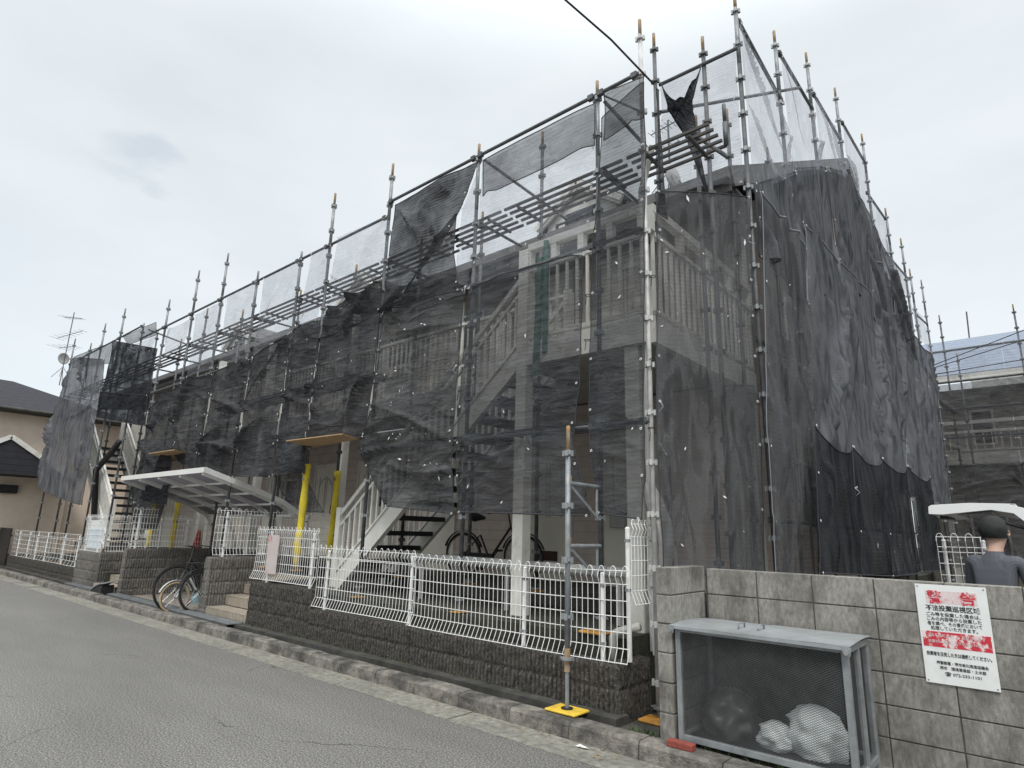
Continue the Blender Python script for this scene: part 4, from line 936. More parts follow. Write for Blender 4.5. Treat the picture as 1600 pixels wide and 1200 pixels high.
# deck frames seen from below: two side channels, planks with gaps, toe hooks
def deck(label, x0, x1, z, y0=5.12, y1=5.56, group='scaffold decks of the street front', n=5):
    t = thing('scaffold_deck', label, 'scaffold deck', group); w_ = (y1-y0)/(n-1)
    for k in range(n):
        MB().box(x0+.03, x1-.03, y0+k*w_-.014, y0+k*w_+.014, z-.014, z+.014).build('plank', M_PLANK, t)
    for x in (x0+.25, x1-.25): MB().box(x-.015, x+.02, y0, y1, z-.045, z-.021).build('cross_member', M_PLANK, t)
    return t
dx = [-1.98, -2.95, -4.70, -5.90, -7.2, -9.0, -10.9, -12.43, -13.86, -15.4, -16.9, -18.7, -20.3, -21.5, -23.3]
for i in range(len(dx)-1):
    deck('%s upper walkway deck of the street front, counted leftward from the corner' % ORD[i], dx[i+1], dx[i], 5.45)
    if 0 < i < 7: deck('%s middle walkway deck of the street front, counted leftward from the corner' % ORD[i], dx[i+1], dx[i], 2.62 if dx[i] > -7 else 3.75)
for i, (x, zt, z0, bs) in enumerate(front[1:], 1):
    t = thing('scaffold_transom', 'cross arm under the upper deck at the %s outer street pole' % ORD[i], 'scaffold bracket', 'scaffold brackets')
    b = MB(); b.tube([(x, FY, 5.38), (x, IY, 5.38)], .02, 8); b.build('arm', M_GALVD, t)
    b = MB(); b.obox((x, FY+.05, 5.08), (x, FY+.45, 5.36), .01, .04); b.build('gusset', M_GALVD, t)
def brace(label, p0, p1, r=.020):
    tag(MB().tube([p0, p1], r, 8).build('scaffold_brace', M_GALVD), label, 'scaffold brace', 'diagonal scaffold braces')
brace('long diagonal brace across the third bay of the upper front', PY(757, 250, 5.05), PY(886, 343, 5.85))
brace('short diagonal brace near the corner at the top rail', PY(944, 158, 5.05), PY(1012, 232, 5.5))
brace('thin diagonal tie from the second pole to the corner pole top', PY(945, 150, 5.05), PY(1010, 178, 5.1), .012)
brace('diagonal brace behind the far dark net', PY(232, 515, 5.05), PY(310, 545, 5.85))
brace('tie pipe running across the near corner recess', PX(1032, 175, -2.75), PX(1250, 137, -1.9), .022)
brace('rail along the top of the near corner recess', PY(1030, 133, 5.95), PY(1152, 75, 5.95), .022)
brace('end brace below the walkway end at the near corner', PY(1062, 195, 5.8), PY(1138, 246, 5.5), .022)
t = pole('short dangling pole stub at the walkway end of the near corner', PY(1136, 245, 5.45).x, 5.45, 5.38, 5.86, 'scaffold poles at the near corner', None, mat=M_GALVD, colr=False, rust=False)
# end side (parking side) scaffold following the gable
EX = -1.98
epx = [(1148,-8,28,78), (1209,48,76,0), (1259,82,107,0), (1304,137,160,0), (1346,209,235,0), (1383,325,345,0), (1407,372,0,0), (1421,420,0,0), (1439,437,0,0)]
ey = [PX(a, max(b_, 0), EX) for a, b_, c_, d_ in epx]
ezt = [PX(a, b_, EX).z for a, b_, c_, d_ in epx]
eyy = [v.y for v in ey]
for i in range(len(eyy)):
    pole('%s scaffold pole of the end side, counted back from the street' % ORD[i], EX, eyy[i], .10, ezt[i], 'scaffold poles of the end side', .025, rust=True, mat=M_GALV)
ez = []
railpx = [((1152,30),(1222,160)), ((1216,80),(1270,172)), ((1270,145),(1315,222)), ((1315,190),(1353,257)), ((1354,300),(1384,343)), ((1384,395),(1420,437)), ((1432,492),(1449,507))]
for i, (a, c) in enumerate(railpx):
    A = PX(*a, EX); B = PX(*c, EX)
    ledger('%s sloping top rail of the end side, counted back from the street' % ORD[i], A, B, 'scaffold rails of the end side', r=.024)
for i in range(len(eyy)-1):
    for z in (1.7, 3.5, 5.3): ledger('rail at %s level in the %s bay of the end side' % ({1.7:'low',3.5:'middle',5.3:'high'}[z], ORD[i]), (EX-.03, eyy[i], z), (EX-.03, eyy[i+1], z), 'scaffold rails of the end side')
for i, y in enumerate([7.0, 8.6, 10.2, 12, 14, 16]):
    pole('%s inner scaffold pole of the end side, counted back from the street' % ORD[i], -2.5, y, .1, 7.0+i*.3, 'inner poles of the end side', None, mat=M_GALVD)

# plywood boards on the netting
def board(label, pts, z):
    P_ = [PZ(*q, z) for q in pts]; b = MB(); b.slab(P_, -.014, (0,0,1)); return tag(b.build('plywood_board', M_PLY), label, 'board', 'plywood boards over the passages')
zb1, zb2 = 2.74, 2.90
board('larger plywood board laid flat above the yellow foam poles', [(447,688), (535,677), (560,685), (485,698)], zb1)
board('smaller plywood board laid flat above the cycle shelter', [(232,708), (273,702), (300,709), (268,717)], zb2)

# ------------------------------------------------------------------ nets
def lerp(a, b, t): return a+(b-a)*t
def along(pts, t):
    n = len(pts)-1; k = min(int(t*n), n-1); return pts[k].lerp(pts[k+1], t*n-k)
NETN = [0]
def net(label, left, right, mat, amp=.05, nu=0, nv=0, seed=0, ties=5, fold=(.8, .6), bulge=.06, outn=(0,-1,0), group=None, nf=7, hem=True, eyelets=True, flecks=0, scallop=.010, sagtop=0, hm=None, gap=.03, seam=0):
    """one sheet of debris net: left and right edges run top to bottom; pinned to the poles, billowing, with long drawn folds"""
    NETN[0] += 1; s0 = seed or NETN[0]*7.3; rn = random.Random(int(s0*97))
    O = Vector(outn); vs = []; ang = fold[0]; fq = fold[1]
    if hem and not O.x:
        g_ = [(c-a).normalized()*gap for a, c in zip(left, right)] if len(left) == len(right) else [(right[0]-left[0]).normalized()*gap]*max(len(left), len(right))
        left = [a+g_[i] for i, a in enumerate(left)]; right = [c-g_[i] for i, c in enumerate(right)]
    Wd = (right[0]-left[0]).length; Hd = sum((left[i+1]-left[i]).length for i in range(len(left)-1))
    res = .034 if O.x or Wd < 2.2 else .06
    nu = max(8, min(64, int(Wd/res))); nv = max(8, min(110, int(Hd/(res*1.15))))
    # long folds drawn from the ties: (x0, z0, angle, curvature, half width, height)
    FL = []
    E_ = bool(O.x > .3)
    for k in range(int(nf*max(.5, Wd*Hd/4))):
        side = rn.random(); a_ = ang+rn.gauss(0, .12 if E_ else .28)
        if rn.random() < .22 and not E_: a_ = -ang*.8+rn.gauss(0, .3)
        x0 = 0 if side < .42 else (Wd if side < .6 else rn.uniform(0, Wd))
        z0 = round(rn.random()*ties)/ties*Hd*.95 if side < .6 else rn.uniform(-.1, .8)*Hd
        if x0 == Wd: a_ = math.pi-abs(a_)
        FL.append((x0, z0, math.cos(a_), math.sin(a_), rn.gauss(0, .03 if E_ else .13), rn.uniform(.035, .10) if E_ else rn.uniform(.022, .07), (rn.uniform(.5, 1.7) if E_ else rn.uniform(.7, 2.2))*amp, rn.uniform(1.2, 4.5) if E_ else rn.uniform(.6, 2.2)))
    def pos(u, v):
        a = along(left, v); c = along(right, v)
        e = (math.sin(math.pi*u))**.7 if 0 < u < 1 else 0
        tiev = abs(math.sin(math.pi*v*ties)); sc_ = scallop*tiev
        p = a.lerp(c, u) + (c-a).normalized()*(sc_*(1-u)**6 - sc_*u**6)
        x_, z_ = u*Wd, v*Hd
        wv = noise.noise(Vector((x_*.7, z_*.5, s0)))
        q1 = x_*math.cos(ang)+z_*math.sin(ang); q2 = -x_*math.sin(ang)+z_*math.cos(ang)
        n1 = noise.noise(Vector((q1*fq*.5+s0, q2*(1.6 if E_ else 2.4)+wv*(.5 if E_ else 1.3), s0*.7)))
        n3 = noise.noise(Vector((x_*4, z_*7, s0*2.1))) if not E_ else noise.noise(Vector((x_*6, z_*1.2, s0*2.1)))
        d = bulge*e*(.6+.9*noise.noise(Vector((u*1.3, v*2.5, s0*3)))+.3*noise.noise(Vector((x_*1.4, z_*1.4, s0)))) + amp*(.7 if E_ else .45)*n1*min(1, e*1.4+.1) + amp*(.05 if E_ else .14)*n3
        dd = 0
        for (fx, fz, ca, sa, cv, w_, h_, ln) in FL:
            tx, tz = x_-fx, z_-fz; al = tx*ca+tz*sa
            if al < -.04 or al > ln: continue
            pe = -tx*sa+tz*ca - cv*al*al
            if pe > w_*3.2 or pe < -w_*3.2: continue
            wl = w_*(.6+al*.5); g_ = math.exp(-(pe/(wl*(1.35 if pe > 0 else .6)))**2); dd += h_*g_*min(1, (ln-al)/ln*1.6)*min(1, (al+.04)*9)
        d += min(dd, amp*2.6)*(min(1, e*2.2+.15))
        if sagtop and v < .5: p = p - Vector((0,0,1))*sagtop*e*(1-v*2)
        return p + O*d
    for j in range(nv+1):
        for i in range(nu+1): vs.append(pos(i/nu, j/nv))
    k = nu+1; mb = MB(); mb.add(vs, [(j*k+i, j*k+i+1, (j+1)*k+i+1, (j+1)*k+i) for j in range(nv) for i in range(nu)])
    n0 = len(mb.f); n_1 = n0
    if hem:
        r_ = .0055
        for ed in (0, nu): mb.tube([Vector(vs[j*k+ed])+O*.004 for j in range(nv+1)], r_, 4)
        mb.tube([Vector(vs[nv*k+i])+O*.004 for i in range(nu+1)], r_*1.3, 4); mb.tube([Vector(vs[i])+O*.004 for i in range(nu+1)], seam or r_, 5)
        n_1 = len(mb.f)
    if eyelets:
        for ed in (0, nu):
            for m_ in range(0, ties+1):
                j = min(nv, int(m_*nv/ties)); p = Vector(vs[j*k+ed])+O*.02+ (Vector(vs[j*k+nu])-Vector(vs[j*k])).normalized()*(.03 if ed == 0 else -.03)
                mb.ring(p, O, .010, .004, 8, 4)
                if rn.random() < .12: mb.tube([p, p+Vector((rn.uniform(-.04,.04),0,-.05))+O*.01, p+Vector((rn.uniform(-.06,.06),0,-.10))], .0022, 4)
    for m_ in range(flecks):
        i = rn.randint(1, nu-1); j = rn.randint(2, nv-2); p = Vector(vs[j*k+i])+O*.012; a = rn.uniform(0, 6.28); s_ = rn.uniform(.008, .05)*rn.random()**1.5+.004
        ax_ = (Vector(vs[j*k+i+1])-Vector(vs[j*k+i-1])).normalized()
        d1 = ax_*math.cos(a)*s_+Vector((0,0,1))*math.sin(a)*s_; d2 = (ax_*-math.sin(a)+Vector((0,0,1))*math.cos(a))*s_*.3
        mb.quad(p-d1, p+d2*1.2, p+d1, p-d2)
    o = mb.build('debris_net', mat, None, smooth=True); me = o.data
    me.materials.append(hm or HEM_D); me.materials.append(M_WHITE)
    mi = [0]*len(me.polygons)
    for q in range(n0, len(mi)): mi[q] = 1 if q < n_1 else 2
    me.polygons.foreach_set('material_index', mi)
    return tag(o, label, 'debris net', group or 'debris nets')
YN = 4.945
def Y(pts, y=YN): return [PY(a, b_, y) for a, b_ in pts]
def Xn(pts, x=EX+.06): return [PX(a, b_, x) for a, b_ in pts]
# --- street side, from the corner leftward
net('narrow full-height net between the corner pole and the second pole', Y([(937,188),(931,300),(921,400),(918,520),(916,620),(917,690),(928,800)]), Y([(1010,125),(1014,240),(1012,340),(1012,500),(1011,650),(1014,740),(1008,812)]), NL2B, .022, seed=3.1, ties=7, fold=(.25,.8), bulge=.03, flecks=10)
net('thin upper net under the top rail between second and third poles', Y([(753,255),(748,330),(742,400),(731,452)]), Y([(933,165),(932,260),(926,330),(917,398)]), NL1, .02, hem=False, seed=5.2, ties=4, fold=(1.2,.6), bulge=.03, flecks=5)
net('dark doubled net band hanging under the top rail between second and third poles', Y([(753,252),(751,272),(752,308)], YN-.03), Y([(934,160),(935,185),(933,226)], YN-.03), NL2, .04, nv=12, seed=5.9, ties=1, fold=(.1,.9), bulge=.03, eyelets=False)
net('dark doubled net band hanging under the top rail beside the corner pole', Y([(941,155),(941,180),(940,222)], YN-.03), Y([(1010,118),(1011,140),(1010,182)], YN-.03), NL2, .03, nv=12, nu=14, seed=6.4, ties=1, fold=(.1,.9), bulge=.03, eyelets=False)
net('large see-through lower net over the near staircase between second and third poles', Y([(730,452),(722,540),(714,640),(709,720),(713,800)]), Y([(916,399),(913,520),(910,600),(900,690),(926,806)]), NL2B, .030, seed=8.5, ties=6, fold=(.35,.7), bulge=.10, flecks=14)
net('dark twisted upper net with a free diagonal edge between third and fourth poles', Y([(616,322),(608,380),(602,430),(597,488)]), Y([(750,252),(727,318),(690,385),(600,492)]), NL3, .06, seed=11.4, ties=4, fold=(-.75,.5), bulge=.10)
net('dark upper net sheet hanging behind the twisted net edge', Y([(650,430),(628,460),(600,490)], YN+.02), Y([(716,330),(712,395),(722,452)], YN+.02), NL3, .05, nv=26, seed=12.4, ties=2, fold=(-.4,.6), bulge=.06)
net('thin net strip right of the twisted net under the top rail', Y([(722,330),(716,380),(712,440)]), Y([(749,262),(742,380),(731,450)]), NL1, .02, hem=False, nv=24, nu=10, seed=13.7, ties=3, bulge=.02, fold=(1.2,.6))
net('dusty dark lower net spotted with white flecks between third and fourth poles', Y([(596,490),(590,560),(577,640),(557,700),(600,790)]), Y([(729,453),(722,540),(714,640),(709,720),(713,803)]), NL2C, .06, seed=15.9, ties=6, fold=(-.3,.6), bulge=.12, flecks=60, nu=34, nv=60)
# upper thin nets and lower dense nets, bay by bay to the left
tops = [((528,372),(607,338)), ((487,398),(520,384)), ((412,437),(474,405)), ((355,466),(403,440)), ((306,493),(350,470)), ((262,518),(300,497)), ((206,540),(246,524))]
bots = [((505,494),(600,427)), ((462,520),(496,500)), ((395,560),(455,520)), ((340,575),(388,560)), ((292,590),(333,575)), ((255,560),(285,545)), ((180,560),(236,548))]
for i, (a, c) in enumerate(zip(tops, bots)):
    net('thin pale upper net in the %s bay left of the twisted net' % ORD[i], Y([a[0], tuple((a[0][k]+c[0][k])/2 for k in (0,1)), c[0]]), Y([a[1], tuple((a[1][k]+c[1][k])/2 for k in (0,1)), c[1]]), NL1, .03, hem=False, nu=16, nv=20, ties=2, fold=(1.1,.6), bulge=.04)
low = [([(505,497),(496,560),(489,620),(481,690)], [(601,440),(594,510),(585,600),(572,682)], NL3),
       ([(455,520),(445,600),(436,660),(425,742)], [(503,500),(494,570),(485,640),(478,740)], NL3),
       ([(393,560),(383,620),(375,680),(362,745)], [(455,522),(446,600),(436,660),(425,745)], NL3),
       ([(335,583),(326,640),(315,690),(303,738)], [(392,562),(383,620),(372,680),(362,745)], NL3),
       ([(287,596),(280,640),(275,680),(268,706)], [(334,585),(325,640),(315,690),(303,738)], NL3),
       ([(232,640),(226,680),(216,730),(205,778)], [(286,598),(280,650),(270,720),(262,790)], NL3)]
for i, (a, c, m_) in enumerate(low):
    net('dense dark lower net in the %s bay left of the dusty flecked net' % ORD[i], Y(a), Y(c), m_, .09, seed=21+i*3.3, ties=5, nf=9, fold=(-.55 if i % 2 else -.85, .55), bulge=.10, flecks=6)
net('dark loose net flap hanging beside the yellow foam poles', Y([(425,742),(440,770),(470,800)], 5.2), Y([(478,690),(480,745),(508,800)], 5.2), NL2, .05, nu=14, nv=16, seed=50.2, ties=2, bulge=.03, eyelets=False)
net('dark gathered net under the plywood board over the cycle shelter', Y([(205,770),(206,800),(214,830)], 5.2), Y([(262,745),(258,790),(246,826)], 5.2), NL3, .05, nu=14, nv=16, seed=52.2, ties=2, bulge=.05, eyelets=False)
# far left staircase tower
net('black net panel of the far staircase tower with a see-through swirl', Y([(176,532),(170,570),(162,600),(152,640)]), Y([(247,545),(242,570),(238,600),(232,640)]), NL4, .03, nu=18, nv=24, seed=31, ties=3, bulge=.04, eyelets=False)
net('solid black net band below the far tower net', Y([(156,612),(152,640),(150,652)], YN-.04), Y([(232,618),(230,645),(228,666)], YN-.04), NL4, .03, nu=18, nv=12, seed=32, ties=2, bulge=.04)
net('grey net wrapped round the far left end of the scaffold, street side', Y([(113,560),(95,615),(80,655),(74,700),(62,760)], YN-.02), Y([(164,562),(160,620),(150,660),(142,715),(128,790)], YN-.02), NL5, .10, seed=33, ties=4, fold=(1.3,.5), bulge=.22, nu=30)
net('thin net over the top of the far left scaffold end', Y([(115,558),(113,575)]), Y([(176,535),(170,568)]), NL2, .03, nu=14, nv=8, seed=34, ties=1, bulge=.03, eyelets=False)
net('slanting thin net between far tower top and the next pole', Y([(192,527),(200,540)]), Y([(245,503),(246,523)]), NL2, .02, nu=12, nv=6, seed=35, ties=1, bulge=.02, eyelets=False)
# --- near corner recess
net('thin pale net closing the back of the near corner recess above the roof', [PY(1032,135,6.02), PY(1033,220,6.02), PY(1034,300,6.02)], [PY(1150,80,6.02), PY(1157,190,6.02), PY(1163,285,6.02)], NL1, .02, hem=False, seed=41, ties=3, fold=(1.3,.6), bulge=.03)
def D(px_, py_, s_):  # points on the slanting plane from corner pole to first end pole
    a = Vector((-2.63, 4.95, 0)); c = Vector((EX+.04, eyy[0]-.05, 0)); d = c-a; n_ = Vector((d.y, -d.x, 0)).normalized(); r_ = ray(px_, py_)
    k = (a-CAM).dot(n_)/r_.dot(n_); return CAM+r_*k + n_*s_
nd = Vector((eyy[0]-5.0, -(EX+2.66), 0)).normalized()
net('big see-through net slanting across the near corner from pole to pole', [D(1024,300,0), D(1026,430,0), D(1024,560,0), D(1024,700,0), D(1036,893,0)], [D(1172,310,0), D(1176,440,0), D(1182,560,0), D(1190,700,0), D(1196,905,0)], NL2E, .05, seed=42, ties=8, fold=(1.35,.5), bulge=.10, outn=nd, flecks=26, nu=34, nv=60)
net('long see-through drape hanging inside the right part of the near corner', [D(1140,600,-.08), D(1145,680,-.08), D(1150,780,-.08), D(1158,900,-.08)], [D(1186,600,-.08), D(1190,690,-.08), D(1196,790,-.08), D(1205,905,-.08)], NL2E, .05, seed=43, ties=3, fold=(1.5,.5), bulge=.05, outn=nd, eyelets=False, nu=16)
net('crumpled dark net scrap tied between the corner pole tops', [PY(1030,130,5.3), PY(1040,172,5.4), PY(1068,215,5.5), PY(1096,280,5.6)], [PY(1099,102,5.75), PY(1086,160,5.7), PY(1092,208,5.7), PY(1108,310,5.75)], NL4, .12, nu=18, nv=22, seed=44, ties=2, fold=(-.7,.8), bulge=.03, eyelets=False, sagtop=.35)
net('dark net strip hanging down the inside of the corner pole', [PY(1022,140,5.06), PY(1024,240,5.06), PY(1024,330,5.06)], [PY(1034,142,5.10), PY(1040,240,5.10), PY(1047,345,5.10)], NL3, .02, nu=6, nv=24, seed=45, ties=2, bulge=.02, eyelets=False)
# --- end side nets (outward +X)
OE = (1, 0, 0)
eb = [((1154,35),(1222,165)), ((1219,88),(1271,180)), ((1272,150),(1316,228)), ((1317,195),(1354,262)), ((1356,305),(1385,350)), ((1386,398),(1419,440)), ((1425,480),(1448,512))]
es = [((1178,300),(1243,272)), ((1240,268),(1290,268)), ((1287,268),(1325,282)), ((1325,290),(1362,345)), ((1362,350),(1392,420)), ((1395,430),(1425,490)), ((1432,520),(1455,560))]
for i, (a, c) in enumerate(zip(eb, es)):
    L_ = [a[0], tuple(a[0][k]*.5+c[0][k]*.5 for k in (0,1)), c[0]]; R__ = [a[1], tuple(a[1][k]*.5+c[1][k]*.5 for k in (0,1)), c[1]]
    net('thin pale creased net below the %s sloping top rail of the end side' % ORD[i], Xn(L_), Xn(R__), NL1E, .05, hem=False, nu=20, nv=24, ties=2, fold=(1.05,.5), bulge=.06, outn=OE)
m1 = [([(1178,288),(1186,400)], [(1243,268),(1262,480)]), ([(1240,262),(1262,440)], [(1292,262),(1316,520)]), ([(1288,262),(1314,430)], [(1328,275),(1376,520)]), ([(1327,290),(1366,480)], [(1365,345),(1400,540)]), ([(1365,350),(1402,520)], [(1395,420),(1430,580)])]
for i, (a, c) in enumerate(m1):
    net('grey middle net in the %s bay of the end side, above the slanting seam' % ORD[i], Xn(a, EX+.045), Xn(c, EX+.045), NL5, .06, ties=2, fold=(1.15,.3), bulge=.03, outn=OE, seed=60+i*2.7, nf=12)
m2 = [([(1186,300),(1190,480),(1193,640),(1204,800),(1212,905)], [(1258,390),(1262,500),(1266,600),(1272,700),(1278,905)], NL2E),
      ([(1256,352),(1262,500),(1268,600),(1274,720)], [(1310,412),(1318,520),(1324,620),(1333,750)], NL5),
      ([(1308,405),(1318,520),(1324,620),(1333,750)], [(1372,475),(1374,560),(1375,640),(1380,765)], NL5),
      ([(1350,385),(1368,500),(1372,600),(1380,765)], [(1398,470),(1404,560),(1410,650),(1419,775)], NL5),
      ([(1395,462),(1403,560),(1410,650),(1419,775)], [(1424,515),(1432,600),(1438,680),(1448,785)], NL5),
      ([(1424,520),(1432,600),(1438,680),(1448,785)], [(1455,560),(1463,640),(1470,700),(1478,790)], NL5)]
for i, (a, c, m_) in enumerate(m2):
    net('tall draped net in the %s bay of the end side, below the slanting seam' % ORD[i], Xn(a, EX+.09), Xn(c, EX+.09), m_, .07, ties=5, fold=((1.35, 1.2, 1.3, 1.25, 1.4, 1.45)[i], .3), bulge=.05, outn=OE, seed=70+i*4.1, flecks=2, nf=10, hm=HEM_L, seam=.012)
m3 = [([(1271,664),(1276,780),(1281,895)], [(1331,698),(1337,800),(1343,898)]), ([(1331,698),(1337,800),(1343,898)], [(1377,716),(1384,805),(1392,900)]), ([(1377,716),(1384,805),(1392,900)], [(1416,728),(1426,810),(1437,893)]), ([(1416,728),(1426,810),(1437,893)], [(1452,745),(1464,815),(1476,890)])]
for i, (a, c) in enumerate(m3):
    net('black wrapped lowest net in the %s bay above the block wall' % ORD[i], Xn(a, EX+.27), Xn(c, EX+.27), NL4E, .045, ties=3, fold=(1.5,.6), bulge=.08, outn=OE, seed=90+i*3.3, flecks=3, sagtop=.16, nf=8)

for i, (px_, py_, yy) in enumerate([(1016,430,4.96), (1016,560,4.96), (1014,668,4.96), (915,460,4.96), (914,530,4.96), (728,455,4.96), (716,610,4.96)]):
    p = PY(px_, py_, yy); b = MB(); b.ring((p.x, 5.0, p.z), (0,0,1), .030, .004, 12, 4); b.tube([(p.x, 4.965, p.z), (p.x+.03, 4.93, p.z-.05), (p.x+.02, 4.93, p.z-.13)], .0035, 4)
    tag(b.build('tie_cord', M_RUBB), 'black cord tying the netting to a pole at the %s knot, nearest the corner first' % ORD[i], 'cord', 'cords tying the nets')
# ------------------------------------------------------------------ second building beyond, also scaffolded
t = thing('apartment_building', 'second pale apartment building with blue-grey roof behind netting at the right edge', 'building')
WY2 = 23.5
zz = lambda px_, py_: PY(px_, py_, WY2).z
x0 = -3.2
b = MB(); b.box(x0, 16, WY2, WY2+.2, 0, 6.3); b.build('wall', siding('tile_wall', (.42,.38,.32), .12), t)
b = MB(); b.slab([(x0-.4, 22.3, 6.45), (16, 22.3, 6.45), (16, 28.5, 9.2), (x0-.4, 28.5, 9.2)], .1, (0,-.4,.9)); ro = b.build('roof', M_SHBLUE, t)
b = MB(); b.box(x0-.4, 16, 22.2, 22.32, 6.32, 6.5); b.build('gutter', M_CREAM, ro)
b = MB(); b.box(x0, 16, 22.3, WY2, 3.85, 4.1); b.build('balcony_slab', M_GREYP, t)
b = MB(); b.box(x0, 16, 22.25, 22.3, 3.80, 4.15); b.box(x0, 16, 22.25, 22.31, 5.0, 5.1); b.box(x0, 16, 22.26, 22.30, 4.75, 4.8); railing(b, (x0, 22.28), (8, 22.28), 4.15, 4.75, .2, .03); b.build('balcony_railing', M_CREAM, t)
for x in (-2.2, -.05, 2.3, 5, 8): MB().box(x-.09, x+.09, 22.2, 22.38, .1, 5.05).build('column', M_CREAM, t)
b = MB(); b.tube([(-.35, 22.4, 3.7), (-.25, 22.3, 3.4), (-.22, 22.3, .1)], .05, 8); b.build('downpipe', M_CREAM, t)
for (x, z, w_, h_) in ((-1.2, 4.5, .6, 1.1), (1.2, 4.5, 1.2, 1.1), (-1.4, 1.0, .9, 1.8), (1.6, 1.0, .9, 1.8)):
    fo = MB().box(x-w_/2, x+w_/2, WY2-.04, WY2, z, z+h_).build('window', M_CREAM, t); MB().box(x-w_/2+.06, x+w_/2-.06, WY2-.05, WY2-.041, z+.06, z+h_-.06).build('pane', pm('brown_glass', (.10,.05,.045), (.06,.03,.03), 3, .2), fo)
t = thing('building_block', 'flat pale cream building top rising behind the blue-grey roof', 'building')
b = MB(); A = PY(1508, 536, 60); b.box(A.x, A.x+40, 60, 72, 0, A.z-1.5); b.build('wall', M_GREYP, t)
b = MB(); b.box(A.x-.6, A.x+40, 59.4, 72, A.z-1.1, A.z+.15); b.build('parapet', M_CREAM, t)
b = MB(); b.box(A.x-.2, A.x+40, 59.7, 60, A.z-1.7, A.z-1.1); b.build('dark_band', M_DARKC, t)
b = MB(); q1 = PY(1510, 487, 60); q2 = PY(1516, 540, 60); b.tube([q2, q1], .06, 6); tag(b.build('lightning_rod', M_GALVD), 'thin lightning rod on the flat building behind the blue-grey roof', 'mast')
SY2 = 21.4
xs2 = [(1467,492,'left'), (1582,475,'right')]
for i, (a, c, nm) in enumerate(xs2):
    q = PY(a, c, SY2); pole('%s scaffold pole in front of the second building' % nm, q.x, SY2, .1, q.z, 'scaffold poles of the second building', None, mat=M_GALVD)
    pole('%s inner scaffold pole in front of the second building' % nm, q.x+.25, SY2+.6, .1, q.z-1.1, 'inner scaffold poles of the second building', None, mat=M_GALVD)
q = PY(1456, 551, SY2); zt2 = q.z
for nm, (a, c) in (('top', (1467,550)), ('roof-level', (1467,599)), ('upper', (1485,640)), ('middle', (1490,684)), ('low', (1495,728))):
    z_ = PY(a, c, SY2).z; ledger('%s rail of the second building scaffold' % nm, (-2.2, SY2, z_), (9, SY2, z_), 'scaffold rails of the second building', r=.035)
for i in range(6):
    xa, xb = -2.25+i*1.85, -2.25+(i+1)*1.85
    net('net in the %s bay of the second building, counted from the left' % ORD[i], [Vector((xa,SY2-.05,6.05)), Vector((xa,SY2-.05,3.5)), Vector((xa,SY2-.05,.9))], [Vector((xb,SY2-.05,6.05)), Vector((xb,SY2-.05,3.5)), Vector((xb,SY2-.05,.9))], NL2, .05, nu=16, nv=24, ties=3, bulge=.05, hem=False)
    if i < 3: net('thin net over the roof edge in the %s bay of the second building' % ORD[i], [Vector((xa,SY2-.05,zt2)), Vector((xa,SY2-.05,6.2))], [Vector((xb,SY2-.05,zt2)), Vector((xb,SY2-.05,6.2))], NL1, .03, hem=False, nu=10, nv=8, ties=1, bulge=.03)
def cable(label, pts, r=.012, name='cable'):
    b = MB(); P_ = []
    for i in range(len(pts)-1):
        for k in range(8): P_.append(pts[i].lerp(pts[i+1], k/8))
    P_.append(pts[-1]); b.tube(P_, r, 5); return tag(b.build(name, M_RUBB), label, 'cable')
cable('black overhead wire reaching down to the corner pole from the top of the picture', [PY(870,-12,3.9), PY(955,62,4.5), PY(1022,132,4.97)], .011)
for i, (a, c) in enumerate([((1455,572),(1610,512)), ((1455,576),(1610,528)), ((1455,586),(1610,560))]):
    cable('%s of the thin wires slung across toward the second building, from the top' % ORD[i], [PX(*a, -1.9), PY(*c, 20.5)+Vector((0,0,0))], .012)

# ------------------------------------------------------------------ house at the left
t = thing('house', 'beige stucco house with dark tiled hip roof at the left edge', 'house')
HX = -26.0
b = MB(); b.box(HX-9, HX, -3.0, 9.5, 0, 5.2); b.build('wall', M_STUCCO, t)
def hip(b, x0, x1, y0, y1, z0, zr, ins):
    xm = (x0+x1)/2
    vs = [(x0,y0,z0),(x1,y0,z0),(x1,y1,z0),(x0,y1,z0),(xm,y0+ins,zr),(xm,y1-ins,zr)]
    b.add(vs, [(0,1,4),(1,2,5,4),(2,3,5),(3,0,4,5),(3,2,1,0)])
mroof = siding('neighbour_roof', (.055,.055,.062), .20, grout=.35, rough=.95)
b = MB(); hip(b, HX-9.6, HX+.55, -3.6, 8.0, 5.12, 6.85, 3.2); b.build('roof', mroof, t)
b = MB(); b.box(HX-.05, HX+.58, -3.6, 8.05, 5.0, 5.10); b.build('eave_board', M_DARKC, t)
pr_ = MB(); py0, py1 = 2.4, 5.9; zc = 2.9
vs = [(HX-.05,py0,zc),(HX+1.3,py0,zc),(HX+1.3,py1,zc),(HX-.05,py1,zc),(HX-.05,(py0+py1)/2,zc+1.15),(HX+1.3,(py0+py1)/2,zc+1.15)]
pr_.add(vs, [(0,1,5,4),(2,3,4,5),(1,2,5),(0,4,3),(3,2,1,0)]); po = pr_.build('porch_roof', mroof, t)
b = MB(); b.obox((HX+1.32, py0-.05, zc), (HX+1.32, (py0+py1)/2, zc+1.18), .06, .14); b.obox((HX+1.32, py1+.05, zc), (HX+1.32, (py0+py1)/2, zc+1.18), .06, .14); b.box(HX, HX+1.3, py1, py1+.06, zc-.1, zc+.02); b.build('bargeboard', M_CREAM, po)
b = MB(); b.box(HX+.0, HX+.22, 4.3, 4.8, 2.35, 2.62); b.build('vent_hood', M_BLACK, t)
b = MB(); b.tube([(HX+.60, -3.6, 5.06), (HX+.60, 8.05, 5.06)], .06, 8); b.build('gutter', M_DARKC, t)
